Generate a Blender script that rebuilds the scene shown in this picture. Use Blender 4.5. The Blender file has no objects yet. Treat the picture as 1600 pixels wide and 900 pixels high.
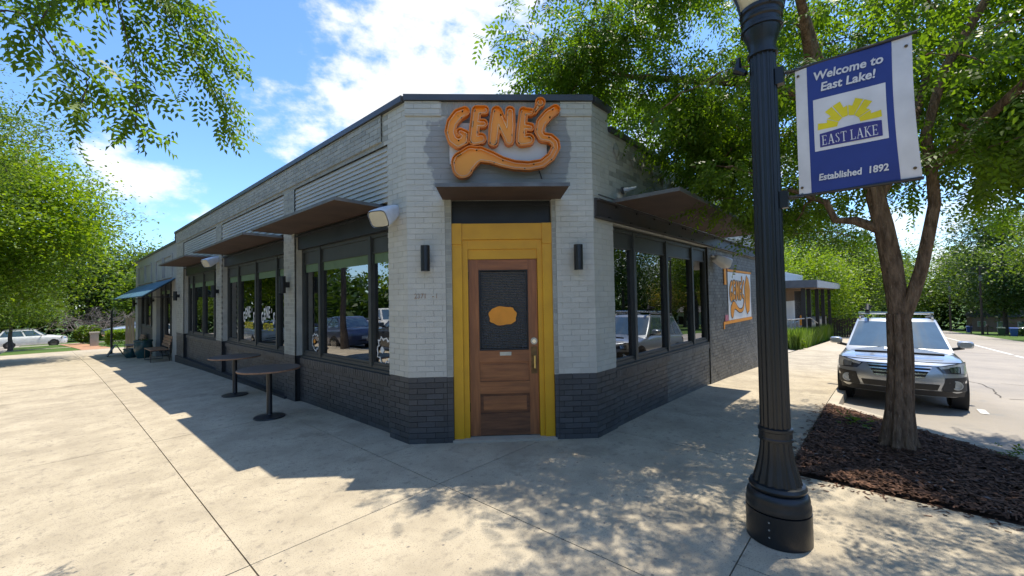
import bpy, math, random
import numpy as np
from mathutils import Vector, Matrix
from mathutils.geometry import tessellate_polygon

random.seed(7); rng = np.random.default_rng(11)
R_ = math.radians
scene = bpy.context.scene
COL = scene.collection

# ------------------------------------------------------------------ camera
cam_d = bpy.data.cameras.new('camera'); cam = bpy.data.objects.new('camera', cam_d); COL.objects.link(cam)
cam_d.sensor_width = 36.0; cam_d.lens = 650 / 1600 * 36.0
cam_d.clip_start = 0.05; cam_d.clip_end = 3000
r_ = Vector((0.66896, -0.74308, -0.01836)).normalized()
b_ = Vector((-0.74306, -0.66871, -0.02574)); b_ = (b_ - r_ * b_.dot(r_)).normalized()
u_ = b_.cross(r_)
cam.matrix_world = Matrix(((r_.x, u_.x, b_.x, 0), (r_.y, u_.y, b_.y, 0), (r_.z, u_.z, b_.z, 1.75), (0, 0, 0, 1)))
scene.camera = cam

# ------------------------------------------------------------------ sun, sky, exposure
TO_SUN = Vector((0.32, -0.055, 1.0)).normalized()
sun_d = bpy.data.lights.new('sun', 'SUN'); sun = bpy.data.objects.new('sun', sun_d); COL.objects.link(sun)
sun_d.energy = 2.85; sun_d.angle = R_(0.53); sun_d.color = (1.0, 0.93, 0.79)
sun.rotation_euler = TO_SUN.to_track_quat('Z', 'Y').to_euler(); sun.location = (0, 0, 30)

world = bpy.data.worlds.new('World'); scene.world = world; world.use_nodes = True
wn = world.node_tree.nodes; wl = world.node_tree.links; wn.clear()
w_out = wn.new('ShaderNodeOutputWorld'); w_bg = wn.new('ShaderNodeBackground'); w_bg.inputs['Strength'].default_value = 0.15
w_sky = wn.new('ShaderNodeTexSky'); w_sky.sky_type = 'NISHITA'; w_sky.sun_disc = False
w_sky.sun_elevation = R_(72.1); w_sky.sun_rotation = math.atan2(TO_SUN.x, TO_SUN.y)
w_sky.air_density = 1.0; w_sky.dust_density = 0.3; w_sky.ozone_density = 2.0
w_tc = wn.new('ShaderNodeTexCoord')


def wmath(op, a, b=None, clamp=False):
    n = wn.new('ShaderNodeMath'); n.operation = op; n.use_clamp = clamp
    for i, v in enumerate((a, b)):
        if v is None: continue
        if hasattr(v, 'links') or isinstance(v, bpy.types.NodeSocket): wl.new(v, n.inputs[i])
        else: n.inputs[i].default_value = v
    return n.outputs[0]


w_sep = wn.new('ShaderNodeSeparateXYZ'); wl.new(w_tc.outputs['Generated'], w_sep.inputs[0])
w_cmb = wn.new('ShaderNodeMapping'); w_cmb.inputs['Scale'].default_value = (1.0, 1.0, 1.7); wl.new(w_tc.outputs['Generated'], w_cmb.inputs[0])


def wnoise(scale, detail, rough, off):
    m = wn.new('ShaderNodeMapping'); m.inputs['Location'].default_value = off
    wl.new(w_cmb.outputs[0], m.inputs[0])
    n = wn.new('ShaderNodeTexNoise'); n.inputs['Scale'].default_value = scale; n.inputs['Detail'].default_value = detail
    n.inputs['Roughness'].default_value = rough; wl.new(m.outputs[0], n.inputs['Vector'])
    return n.outputs['Fac']


n_big = wnoise(4.6, 9, 0.56, (3.1, 1.7, 0.4)); n_det = wnoise(13.0, 8, 0.62, (0.3, 5.0, 2.0))
dens = wmath('ADD', wmath('MULTIPLY', n_big, 0.66), wmath('MULTIPLY', n_det, 0.34))
# where the banks of cloud of this day stand
for d, rad, amt in (((0.47, 0.72, 0.50), 0.16, 0.085), ((0.61, 0.62, 0.49), 0.15, 0.085), ((0.35, 0.86, 0.37), 0.12, 0.125), ((0.50, 0.77, 0.40), 0.12, 0.085),
                    ((0.36, 0.80, 0.50), 0.08, 0.05), ((0.095, 0.97, 0.225), 0.06, 0.17), ((0.185, 0.963, 0.195), 0.065, 0.19), ((0.78, 0.45, 0.44), 0.14, 0.08),
                    ((0.10, 0.86, 0.50), 0.27, -0.17), ((0.16, 0.93, 0.33), 0.08, -0.12), ((0.29, 0.885, 0.362), 0.075, 0.11), ((0.05, 0.95, 0.32), 0.08, -0.10), ((0.27, 0.94, 0.25), 0.06, -0.10), ((0.56, 0.69, 0.45), 0.045, -0.07)):
    vm = wn.new('ShaderNodeVectorMath'); vm.operation = 'DISTANCE'
    wl.new(w_tc.outputs['Generated'], vm.inputs[0]); vm.inputs[1].default_value = Vector(d).normalized()
    q = wmath('SUBTRACT', 1.0, wmath('DIVIDE', vm.outputs['Value'], rad * 1.35), clamp=True)
    q = wmath('POWER', q, 0.7)
    dens = wmath('ADD', dens, wmath('MULTIPLY', q, amt))
w_ramp = wn.new('ShaderNodeValToRGB'); w_ramp.color_ramp.elements[0].position = 0.50; w_ramp.color_ramp.elements[1].position = 0.665
w_ramp.color_ramp.interpolation = 'EASE'; wl.new(dens, w_ramp.inputs[0])
w_sh = wn.new('ShaderNodeValToRGB'); wl.new(dens, w_sh.inputs[0])
w_sh.color_ramp.elements[0].position = 0.58; w_sh.color_ramp.elements[0].color = (3.6, 3.55, 3.5, 1)
w_sh.color_ramp.elements[1].position = 0.72; w_sh.color_ramp.elements[1].color = (2.75, 2.8, 2.9, 1)
w_mix = wn.new('ShaderNodeMixRGB'); wl.new(w_ramp.outputs[0], w_mix.inputs[0])
w_tint = wn.new('ShaderNodeMixRGB'); w_tint.blend_type = 'MULTIPLY'; w_tint.inputs[0].default_value = 1; w_tint.inputs[2].default_value = (0.49, 0.63, 0.79, 1)
wl.new(w_sky.outputs[0], w_tint.inputs[1]); wl.new(w_tint.outputs[0], w_mix.inputs[1]); wl.new(w_sh.outputs[0], w_mix.inputs[2])
wl.new(w_mix.outputs[0], w_bg.inputs['Color']); wl.new(w_bg.outputs[0], w_out.inputs['Surface'])

scene.view_settings.view_transform = 'Standard'; scene.view_settings.look = 'None'
scene.view_settings.exposure = 1.30; scene.view_settings.gamma = 1.0; scene.view_settings.use_curve_mapping = False
scene.cycles.max_bounces = 6; scene.cycles.transparent_max_bounces = 8; scene.cycles.diffuse_bounces = 3

# ------------------------------------------------------------------ terrain height
def gz(x, y):
    a = max(0.0, min(y, 110) - 4.4); b = max(0.0, min(x, 140) - 5)
    zl = -.0011 * a * a if a < 18 else -.3564 - .0396 * (a - 18)
    zr = -.0042 * b * b if b < 6.5 else -.17745 - .0546 * (b - 6.5)
    return zl + zr


# ------------------------------------------------------------------ materials
MATS = {}


def mat(name, c1, c2=None, rough=0.6, metal=0.0, nscale=4.0, ndetail=5, ramp=(0.35, 0.65), bump=0.0, bscale=40.0, spec=0.5,
        island=0.0, speck=None, coat=0.0, emit=0.0, stretch=None, objrand=0.0, bdist=0.01, layer2=None, world_space=False, spots=False):
    m = bpy.data.materials.new(name); m.use_nodes = True; nt = m.node_tree; N = nt.nodes; L = nt.links
    p = N['Principled BSDF']; p.inputs['Roughness'].default_value = rough; p.inputs['Metallic'].default_value = metal
    p.inputs['Specular IOR Level'].default_value = spec; p.inputs['Coat Weight'].default_value = coat
    p.inputs['Coat Roughness'].default_value = 0.05
    tc = N.new('ShaderNodeTexCoord'); src = tc.outputs['Object']
    if world_space: src = N.new('ShaderNodeNewGeometry').outputs['Position']
    if stretch:
        mp = N.new('ShaderNodeMapping'); mp.inputs['Scale'].default_value = stretch; L.new(src, mp.inputs[0]); src = mp.outputs[0]

    def noise(s, d=5, r=0.55):
        n = N.new('ShaderNodeTexNoise'); n.inputs['Scale'].default_value = s; n.inputs['Detail'].default_value = d
        n.inputs['Roughness'].default_value = r; L.new(src, n.inputs['Vector']); return n.outputs['Fac']

    def mixc(f, a, b, mode='MIX'):
        n = N.new('ShaderNodeMixRGB'); n.blend_type = mode
        for i, v in enumerate((f, a, b)):
            if isinstance(v, bpy.types.NodeSocket): L.new(v, n.inputs[i])
            elif i == 0: n.inputs[0].default_value = v
            else: n.inputs[i].default_value = (*v, 1)
        return n.outputs[0]

    def rampf(f, a, b):
        n = N.new('ShaderNodeMapRange'); n.inputs[1].default_value = a; n.inputs[2].default_value = b; L.new(f, n.inputs[0]); return n.outputs[0]
    out = None
    if c2 is None: c2 = tuple(v * 0.82 for v in c1)
    out = mixc(rampf(noise(nscale, ndetail), *ramp), c1, c2)
    if layer2:
        out = mixc(rampf(noise(layer2[0], 6, 0.65), layer2[2], layer2[3]), out, layer2[1])
    if spots:      # trodden-in gum and drips
        out = mixc(rampf(noise(23, 0, 0.0), 0.80, 0.82), out, (0.20, 0.175, 0.145))
        out = mixc(rampf(noise(0.55, 12, 0.75), 0.56, 0.66), out, tuple(v * 0.78 for v in c2))
    if speck:
        out = mixc(rampf(noise(speck[0], 2, 0.5), speck[2], speck[3]), out, speck[1])
    if island or objrand:
        g = N.new('ShaderNodeNewGeometry'); oi = N.new('ShaderNodeObjectInfo')
        ad = N.new('ShaderNodeMath'); ad.operation = 'ADD'; L.new(g.outputs['Random Per Island'], ad.inputs[0]); L.new(oi.outputs['Random'], ad.inputs[1])
        fr = N.new('ShaderNodeMath'); fr.operation = 'FRACT'; L.new(ad.outputs[0], fr.inputs[0])
        mr = N.new('ShaderNodeMapRange'); mr.inputs[3].default_value = 1 - max(island, objrand); mr.inputs[4].default_value = 1 + max(island, objrand) * 0.6
        L.new(fr.outputs[0], mr.inputs[0])
        out = mixc(1.0, out, mr.outputs[0], 'MULTIPLY')
    L.new(out, p.inputs['Base Color'])
    if bump:
        bn = N.new('ShaderNodeBump'); bn.inputs['Strength'].default_value = bump; bn.inputs['Distance'].default_value = bdist
        L.new(noise(bscale, 4, 0.6), bn.inputs['Height']); L.new(bn.outputs[0], p.inputs['Normal'])
    if emit:
        L.new(out, p.inputs['Emission Color']); p.inputs['Emission Strength'].default_value = emit
    MATS[name] = m
    return m


def leaf_mat(name, c1, c2, trans=0.45, rough=0.45):
    m = bpy.data.materials.new(name); m.use_nodes = True; N = m.node_tree.nodes; L = m.node_tree.links
    p = N['Principled BSDF']; p.inputs['Roughness'].default_value = rough; p.inputs['Specular IOR Level'].default_value = 0.4
    g = N.new('ShaderNodeNewGeometry'); r = N.new('ShaderNodeValToRGB'); L.new(g.outputs['Random Per Island'], r.inputs[0])
    r.color_ramp.elements[0].color = (*c1, 1); r.color_ramp.elements[1].color = (*c2, 1)
    L.new(r.outputs[0], p.inputs['Base Color'])
    t = N.new('ShaderNodeBsdfTranslucent'); mx = N.new('ShaderNodeMixShader'); mx.inputs[0].default_value = trans
    hs = N.new('ShaderNodeMixRGB'); hs.blend_type = 'MULTIPLY'; hs.inputs[0].default_value = 1; hs.inputs[2].default_value = (2.3, 2.1, 0.7, 1)
    L.new(r.outputs[0], hs.inputs[1]); L.new(hs.outputs[0], t.inputs['Color'])
    L.new(p.outputs[0], mx.inputs[1]); L.new(t.outputs[0], mx.inputs[2]); L.new(mx.outputs[0], N['Material Output'].inputs['Surface'])
    MATS[name] = m
    return m


def glass_mat(name, ior=1.9, tint=(0.30, 0.32, 0.30), wav=0.0, wscale=1.3, rough=0.0):
    m = bpy.data.materials.new(name); m.use_nodes = True; N = m.node_tree.nodes; L = m.node_tree.links
    for n in list(N):
        if n.type == 'BSDF_PRINCIPLED': N.remove(n)
    gl = N.new('ShaderNodeBsdfGlossy'); gl.inputs['Roughness'].default_value = rough; gl.inputs['Color'].default_value = (0.95, 0.95, 0.97, 1)
    tr = N.new('ShaderNodeBsdfTransparent'); tr.inputs['Color'].default_value = (*tint, 1)
    fr = N.new('ShaderNodeFresnel'); fr.inputs['IOR'].default_value = ior
    mx = N.new('ShaderNodeMixShader'); L.new(fr.outputs[0], mx.inputs[0]); L.new(tr.outputs[0], mx.inputs[1]); L.new(gl.outputs[0], mx.inputs[2])
    if wav:
        tc = N.new('ShaderNodeTexCoord'); n = N.new('ShaderNodeTexNoise'); n.inputs['Scale'].default_value = wscale; n.inputs['Detail'].default_value = 1
        L.new(tc.outputs['Object'], n.inputs['Vector'])
        b = N.new('ShaderNodeBump'); b.inputs['Strength'].default_value = 1.0; b.inputs['Distance'].default_value = wav
        L.new(n.outputs['Fac'], b.inputs['Height']); L.new(b.outputs[0], gl.inputs['Normal'])
    L.new(mx.outputs[0], N['Material Output'].inputs['Surface'])
    MATS[name] = m
    return m


mat('concrete', (0.475, 0.405, 0.295), (0.355, 0.30, 0.218), rough=0.9, nscale=2.0, ndetail=15, ramp=(0.34, 0.66), objrand=0.05, spots=True, bump=0.35, bscale=140,
    speck=(95, (0.22, 0.19, 0.155), 0.57, 0.72), layer2=(11.0, (0.235, 0.20, 0.155), 0.54, 0.76), bdist=0.006, world_space=True, spec=0.25)
mat('concrete_old', (0.47, 0.41, 0.32), (0.39, 0.34, 0.27), rough=0.9, nscale=2.5, bump=0.3, bscale=120, world_space=True, spec=0.25, bdist=0.006)
mat('soil', (0.05, 0.04, 0.03), rough=1.0, nscale=5, bump=0.4, bscale=20)
mat('asphalt', (0.37, 0.325, 0.27), (0.29, 0.258, 0.22), rough=0.9, nscale=0.6, ndetail=8, bump=0.4, bscale=160, speck=(180, (0.16, 0.15, 0.14), 0.58, 0.72), world_space=True, spec=0.25,
    layer2=(1.7, (0.25, 0.235, 0.215), 0.57, 0.70))
mat('road_paint', (0.72, 0.70, 0.64), (0.5, 0.48, 0.44), rough=0.7, nscale=6, ramp=(0.45, 0.62))
mat('crack', (0.10, 0.085, 0.07), rough=1.0)
mat('grass', (0.085, 0.15, 0.028), (0.055, 0.10, 0.02), rough=0.9, nscale=1.2, ndetail=9, bump=0.8, bscale=25, speck=(60, (0.16, 0.19, 0.06), 0.58, 0.72), bdist=0.05, world_space=True, spec=0.2)
mat('clay', (0.42, 0.24, 0.14), (0.34, 0.185, 0.105), rough=0.95, nscale=3, bump=0.3, bscale=60, world_space=True, spec=0.2)
mat('mulch', (0.065, 0.038, 0.026), (0.035, 0.021, 0.015), rough=1.0, nscale=18, bump=1.0, bscale=70, bdist=0.03, spec=0.15)
mat('mulch_chip', (0.17, 0.090, 0.056), (0.085, 0.046, 0.030), rough=0.95, nscale=30, island=0.6, spec=0.2)
mat('brick_light', (0.525, 0.52, 0.46), (0.485, 0.48, 0.425), rough=0.62, nscale=5, bump=0.35, bscale=60, island=0.045, bdist=0.006, layer2=(2.6, (0.42, 0.415, 0.365), 0.56, 0.74), world_space=True)
mat('brick_thin', (0.36, 0.362, 0.315), (0.305, 0.308, 0.27), rough=0.62, nscale=7, bump=0.35, bscale=60, island=0.16, bdist=0.006)
mat('mortar_light', (0.49, 0.485, 0.43), rough=0.75, nscale=6, bump=0.4, bscale=80)
mat('brick_dark', (0.066, 0.069, 0.072), (0.053, 0.056, 0.059), rough=0.5, nscale=6, bump=0.4, bscale=60, island=0.26, bdist=0.006)
mat('mortar_dark', (0.022, 0.023, 0.024), rough=0.6, nscale=6, bump=0.4, bscale=80)
mat('brick_char', (0.165, 0.165, 0.15), (0.11, 0.112, 0.105), rough=0.6, nscale=3, bump=0.25, bscale=50, island=0.22, bdist=0.005)
mat('mortar_char', (0.075, 0.075, 0.07), rough=0.75, nscale=6)
mat('wall_far', (0.36, 0.375, 0.355), (0.30, 0.31, 0.30), rough=0.7, nscale=2)
mat('steel_dark', (0.025, 0.028, 0.034), (0.018, 0.02, 0.024), rough=0.45, metal=0.2, nscale=3)
mat('steel_beam', (0.045, 0.048, 0.055), (0.06, 0.05, 0.045), rough=0.5, metal=0.2, nscale=2.5)
mat('steel_grey', (0.16, 0.17, 0.17), (0.11, 0.11, 0.11), rough=0.55, metal=0.3, nscale=5)
mat('corten', (0.080, 0.049, 0.036), (0.052, 0.033, 0.026), rough=0.8, nscale=2.2, ndetail=7, stretch=(1, 1, 1), bump=0.2, bscale=30)
mat('coping', (0.075, 0.08, 0.09), rough=0.4, metal=0.3, nscale=3)
mat('frame', (0.050, 0.055, 0.052), (0.040, 0.044, 0.042), rough=0.5, nscale=5)
mat('blind', (0.13, 0.21, 0.12), rough=0.9, nscale=4)
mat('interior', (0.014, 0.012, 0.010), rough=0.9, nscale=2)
mat('yellow', (0.70, 0.365, 0.008), (0.63, 0.32, 0.008), rough=0.42, nscale=4, bump=0.06, bscale=40)
mat('door_wood', (0.37, 0.138, 0.045), (0.23, 0.082, 0.028), rough=0.45, nscale=3.2, ndetail=8, stretch=(9, 9, 0.7), bump=0.15, bscale=12, layer2=(1.3, (0.22, 0.085, 0.034), 0.52, 0.68))
mat('door_wood_h', (0.37, 0.138, 0.045), (0.23, 0.082, 0.028), rough=0.45, nscale=3.2, ndetail=8, stretch=(0.8, 0.8, 9), bump=0.15, bscale=12, layer2=(1.3, (0.22, 0.085, 0.034), 0.52, 0.68))
mat('door_worn', (0.20, 0.08, 0.032), (0.10, 0.04, 0.018), rough=0.6, nscale=4, ndetail=8, stretch=(0.8, 0.8, 7), layer2=(7, (0.34, 0.24, 0.15), 0.66, 0.74))
mat('brass', (0.62, 0.48, 0.18), (0.5, 0.38, 0.15), rough=0.35, metal=1.0)
mat('brass_old', (0.20, 0.13, 0.06), (0.12, 0.075, 0.035), rough=0.5, metal=0.8, nscale=20)
mat('chrome', (0.75, 0.75, 0.75), rough=0.15, metal=1.0)
mat('cream', (0.62, 0.58, 0.45), rough=0.5)
mat('orange', (0.98, 0.365, 0.016), (0.96, 0.34, 0.012), rough=0.35, nscale=3, spec=0.5)
mat('orange_rim', (0.86, 0.235, 0.004), rough=0.35)
mat('orange_flat', (0.90, 0.33, 0.02), rough=0.5)
mat('neon_tube', (0.95, 0.62, 0.35), rough=0.15)
mat('black', (0.012, 0.012, 0.013), rough=0.5)
mat('black_satin', (0.018, 0.019, 0.022), rough=0.32, spec=0.5)
mat('sign_white', (0.60, 0.61, 0.60), (0.54, 0.55, 0.54), rough=0.6, nscale=2)
mat('white_paint', (0.78, 0.78, 0.77), (0.70, 0.70, 0.68), rough=0.5, nscale=4)
mat('white_plastic', (0.70, 0.71, 0.73), rough=0.4)
mat('grille_cream', (0.60, 0.56, 0.43), rough=0.8)
mat('pink', (0.50, 0.16, 0.22), rough=0.7)
mat('lamp_iron', (0.009, 0.012, 0.015), (0.007, 0.009, 0.011), rough=0.36, nscale=8, bump=0.12, bscale=60, spec=0.55)
mat('lamp_globe', (0.72, 0.64, 0.42), (0.62, 0.53, 0.32), rough=0.2, nscale=5, spec=0.6)
mat('banner_blue', (0.030, 0.052, 0.235), rough=0.45, nscale=3, spec=0.4)
mat('banner_navy', (0.040, 0.036, 0.200), rough=0.45)
mat('banner_white', (0.72, 0.71, 0.70), rough=0.5)
mat('banner_yellow', (0.80, 0.66, 0.005), rough=0.5)
mat('table_wood', (0.13, 0.098, 0.078), (0.075, 0.055, 0.045), rough=0.5, nscale=3, ndetail=7, stretch=(1, 7, 1))
mat('bench_wood', (0.33, 0.19, 0.11), (0.22, 0.12, 0.07), rough=0.6, nscale=5, stretch=(6, 1, 6))
mat('awning_blue', (0.055, 0.15, 0.22), (0.045, 0.125, 0.19), rough=0.8, nscale=3)
mat('teal_glaze', (0.015, 0.075, 0.085), (0.012, 0.05, 0.06), rough=0.25, nscale=5)
mat('bark', (0.34, 0.225, 0.145), (0.14, 0.09, 0.058), rough=0.95, nscale=9, ndetail=12, stretch=(2.6, 2.6, 0.7), bump=1.0, bscale=16, bdist=0.06, spec=0.12, layer2=(20, (0.40, 0.30, 0.21), 0.58, 0.70))
mat('bark_grey', (0.12, 0.10, 0.085), (0.07, 0.055, 0.045), rough=0.95, nscale=8, stretch=(2, 2, 0.5), bump=0.6, bscale=14, bdist=0.03, spec=0.15)
mat('bare_twig', (0.20, 0.165, 0.15), (0.13, 0.105, 0.095), rough=0.95, nscale=8)
leaf_mat('leaf_near', (0.055, 0.115, 0.012), (0.115, 0.200, 0.016), 0.55)
leaf_mat('leaf_bright', (0.075, 0.145, 0.009), (0.155, 0.230, 0.012), 0.50)
leaf_mat('leaf_mid', (0.055, 0.105, 0.014), (0.105, 0.165, 0.020), 0.45)
leaf_mat('leaf_dark', (0.026, 0.060, 0.014), (0.055, 0.098, 0.020), 0.38)
leaf_mat('leaf_yellow', (0.14, 0.155, 0.03), (0.20, 0.15, 0.04), 0.42)
leaf_mat('leaf_blade', (0.075, 0.145, 0.022), (0.125, 0.195, 0.032), 0.4)
mat('car_silver', (0.40, 0.425, 0.45), (0.385, 0.41, 0.435), rough=0.30, metal=0.65, coat=1.0)
mat('car_white', (0.78, 0.78, 0.76), rough=0.3, coat=1.0)
mat('car_grey', (0.075, 0.085, 0.10), rough=0.3, metal=0.5, coat=1.0)
mat('car_blue', (0.10, 0.12, 0.20), rough=0.3, metal=0.5, coat=1.0)
mat('car_red', (0.30, 0.02, 0.02), rough=0.3, coat=1.0)
mat('plastic_black', (0.022, 0.023, 0.025), rough=0.6)
mat('car_glass', (0.065, 0.115, 0.165), rough=0.03, spec=1.0, coat=1.0)
mat('tyre', (0.018, 0.018, 0.018), rough=0.85, bump=0.3, bscale=60)
mat('rim', (0.42, 0.42, 0.43), rough=0.3, metal=0.9)
mat('headlamp', (0.66, 0.68, 0.66), (0.45, 0.46, 0.45), rough=0.12, coat=1.0, nscale=9)
mat('headlamp_dark', (0.05, 0.05, 0.055), rough=0.15, coat=1.0)
mat('tail_red', (0.40, 0.01, 0.01), rough=0.2, coat=1.0)
mat('plate', (0.6, 0.6, 0.58), rough=0.5)
mat('siding', (0.74, 0.74, 0.71), (0.68, 0.68, 0.65), rough=0.6, nscale=2)
mat('render_pale', (0.60, 0.56, 0.55), (0.54, 0.51, 0.50), rough=0.8, nscale=1)
mat('house_brown', (0.30, 0.20, 0.145), (0.24, 0.16, 0.12), rough=0.8, nscale=2)
mat('roof_grey', (0.10, 0.10, 0.105), rough=0.9, nscale=3)
mat('fascia', (0.09, 0.10, 0.115), rough=0.5)
mat('fascia_sunlit', (0.42, 0.43, 0.44), rough=0.5)  # same canopy edge, with the sunlight on its side put into the colour
mat('soffit', (0.20, 0.125, 0.075), rough=0.7, nscale=2, stretch=(1, 8, 1))
mat('rail_grey', (0.32, 0.32, 0.31), rough=0.5, metal=0.3)
mat('wood_grey', (0.34, 0.28, 0.21), (0.25, 0.20, 0.15), rough=0.8, nscale=4, stretch=(5, 5, 0.6))
mat('wood_dark', (0.06, 0.042, 0.03), rough=0.85, nscale=4, stretch=(5, 5, 0.6))
mat('bin_blue', (0.02, 0.08, 0.30), rough=0.5)
mat('bin_green', (0.02, 0.055, 0.03), rough=0.5)
mat('rust_mark', (0.30, 0.17, 0.10), (0.34, 0.30, 0.26), rough=0.8, nscale=30)
mat('patch_grey', (0.525, 0.52, 0.46), (0.485, 0.48, 0.425), rough=0.62, nscale=5, bump=0.35, bscale=60, island=0.045, bdist=0.006)


def add_patch(m):
    """a darker repainted area with a ragged edge round the sign"""
    N = m.node_tree.nodes; L = m.node_tree.links; p = N['Principled BSDF']; old = p.inputs['Base Color'].links[0].from_socket
    g = N.new('ShaderNodeNewGeometry'); nz = N.new('ShaderNodeTexNoise'); nz.inputs['Scale'].default_value = 3.5; nz.inputs['Detail'].default_value = 6; L.new(g.outputs['Position'], nz.inputs['Vector'])
    sub = N.new('ShaderNodeVectorMath'); sub.operation = 'SUBTRACT'; L.new(g.outputs['Position'], sub.inputs[0]); sub.inputs[1].default_value = (3.735, 3.563, 3.58)
    dt = N.new('ShaderNodeVectorMath'); dt.operation = 'DOT_PRODUCT'; L.new(sub.outputs[0], dt.inputs[0]); dt.inputs[1].default_value = (0.7019 / .88, -0.7123 / .88, 0)
    sp = N.new('ShaderNodeSeparateXYZ'); L.new(sub.outputs[0], sp.inputs[0])
    def M(op, a, b):
        n = N.new('ShaderNodeMath'); n.operation = op
        for i, v in enumerate((a, b)):
            if isinstance(v, bpy.types.NodeSocket): L.new(v, n.inputs[i])
            else: n.inputs[i].default_value = v
        return n.outputs[0]
    ax = M('POWER', M('ABSOLUTE', dt.outputs['Value'], 0), 4.0); az = M('POWER', M('ABSOLUTE', M('DIVIDE', sp.outputs[2], .56), 0), 4.0)
    d = M('ADD', M('ADD', ax, az), M('MULTIPLY', M('SUBTRACT', nz.outputs['Fac'], .5), 2.6))
    mr = N.new('ShaderNodeMapRange'); mr.inputs[1].default_value = .85; mr.inputs[2].default_value = .97; mr.inputs[3].default_value = 1; mr.inputs[4].default_value = 0; L.new(d, mr.inputs[0])
    mx = N.new('ShaderNodeMixRGB'); L.new(mr.outputs[0], mx.inputs[0]); L.new(old, mx.inputs[1]); mx.inputs[2].default_value = (.30, .303, .29, 1); L.new(mx.outputs[0], p.inputs['Base Color'])


add_patch(MATS['patch_grey'])
mat('patch_mortar', (0.49, 0.485, 0.43), rough=0.75, nscale=6, bump=0.4, bscale=80); add_patch(MATS['patch_mortar'])
mat('wire', (0.02, 0.02, 0.02), rough=0.7)
glass_mat('glass_wavy', 3.9, (0.28, 0.30, 0.28), wav=0.0035, wscale=1.1)
glass_mat('glass_door', 1.85, (0.10, 0.10, 0.10), rough=0.22)
_m = MATS['glass_door']; _N = _m.node_tree.nodes; _L = _m.node_tree.links
def _mth(op, a, b=0.0):
    n = _N.new('ShaderNodeMath'); n.operation = op
    for i, v in enumerate((a, b)):
        if isinstance(v, bpy.types.NodeSocket): _L.new(v, n.inputs[i])
        else: n.inputs[i].default_value = v
    return n.outputs[0]
_sp = _N.new('ShaderNodeSeparateXYZ'); _L.new(_N.new('ShaderNodeNewGeometry').outputs['Position'], _sp.inputs[0])
_s = _mth('MULTIPLY', _mth('SUBTRACT', _sp.outputs[0], _sp.outputs[1]), .7071)
_h = _mth('MULTIPLY', _mth('SINE', _mth('ADD', _mth('MULTIPLY', _s, 230.0), _mth('MULTIPLY', _sp.outputs[2], 150.0))), _mth('SINE', _mth('SUBTRACT', _mth('MULTIPLY', _s, 230.0), _mth('MULTIPLY', _sp.outputs[2], 150.0))))
_nz = _N.new('ShaderNodeTexNoise'); _nz.inputs['Scale'].default_value = 9.0
_b = _N.new('ShaderNodeBump'); _b.inputs['Distance'].default_value = .006; _L.new(_mth('ADD', _mth('MULTIPLY', _h, .5), _mth('MULTIPLY', _nz.outputs['Fac'], 2.0)), _b.inputs['Height'])
for _n in _N:
    if _n.type == 'BSDF_GLOSSY': _L.new(_b.outputs[0], _n.inputs['Normal'])


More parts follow.
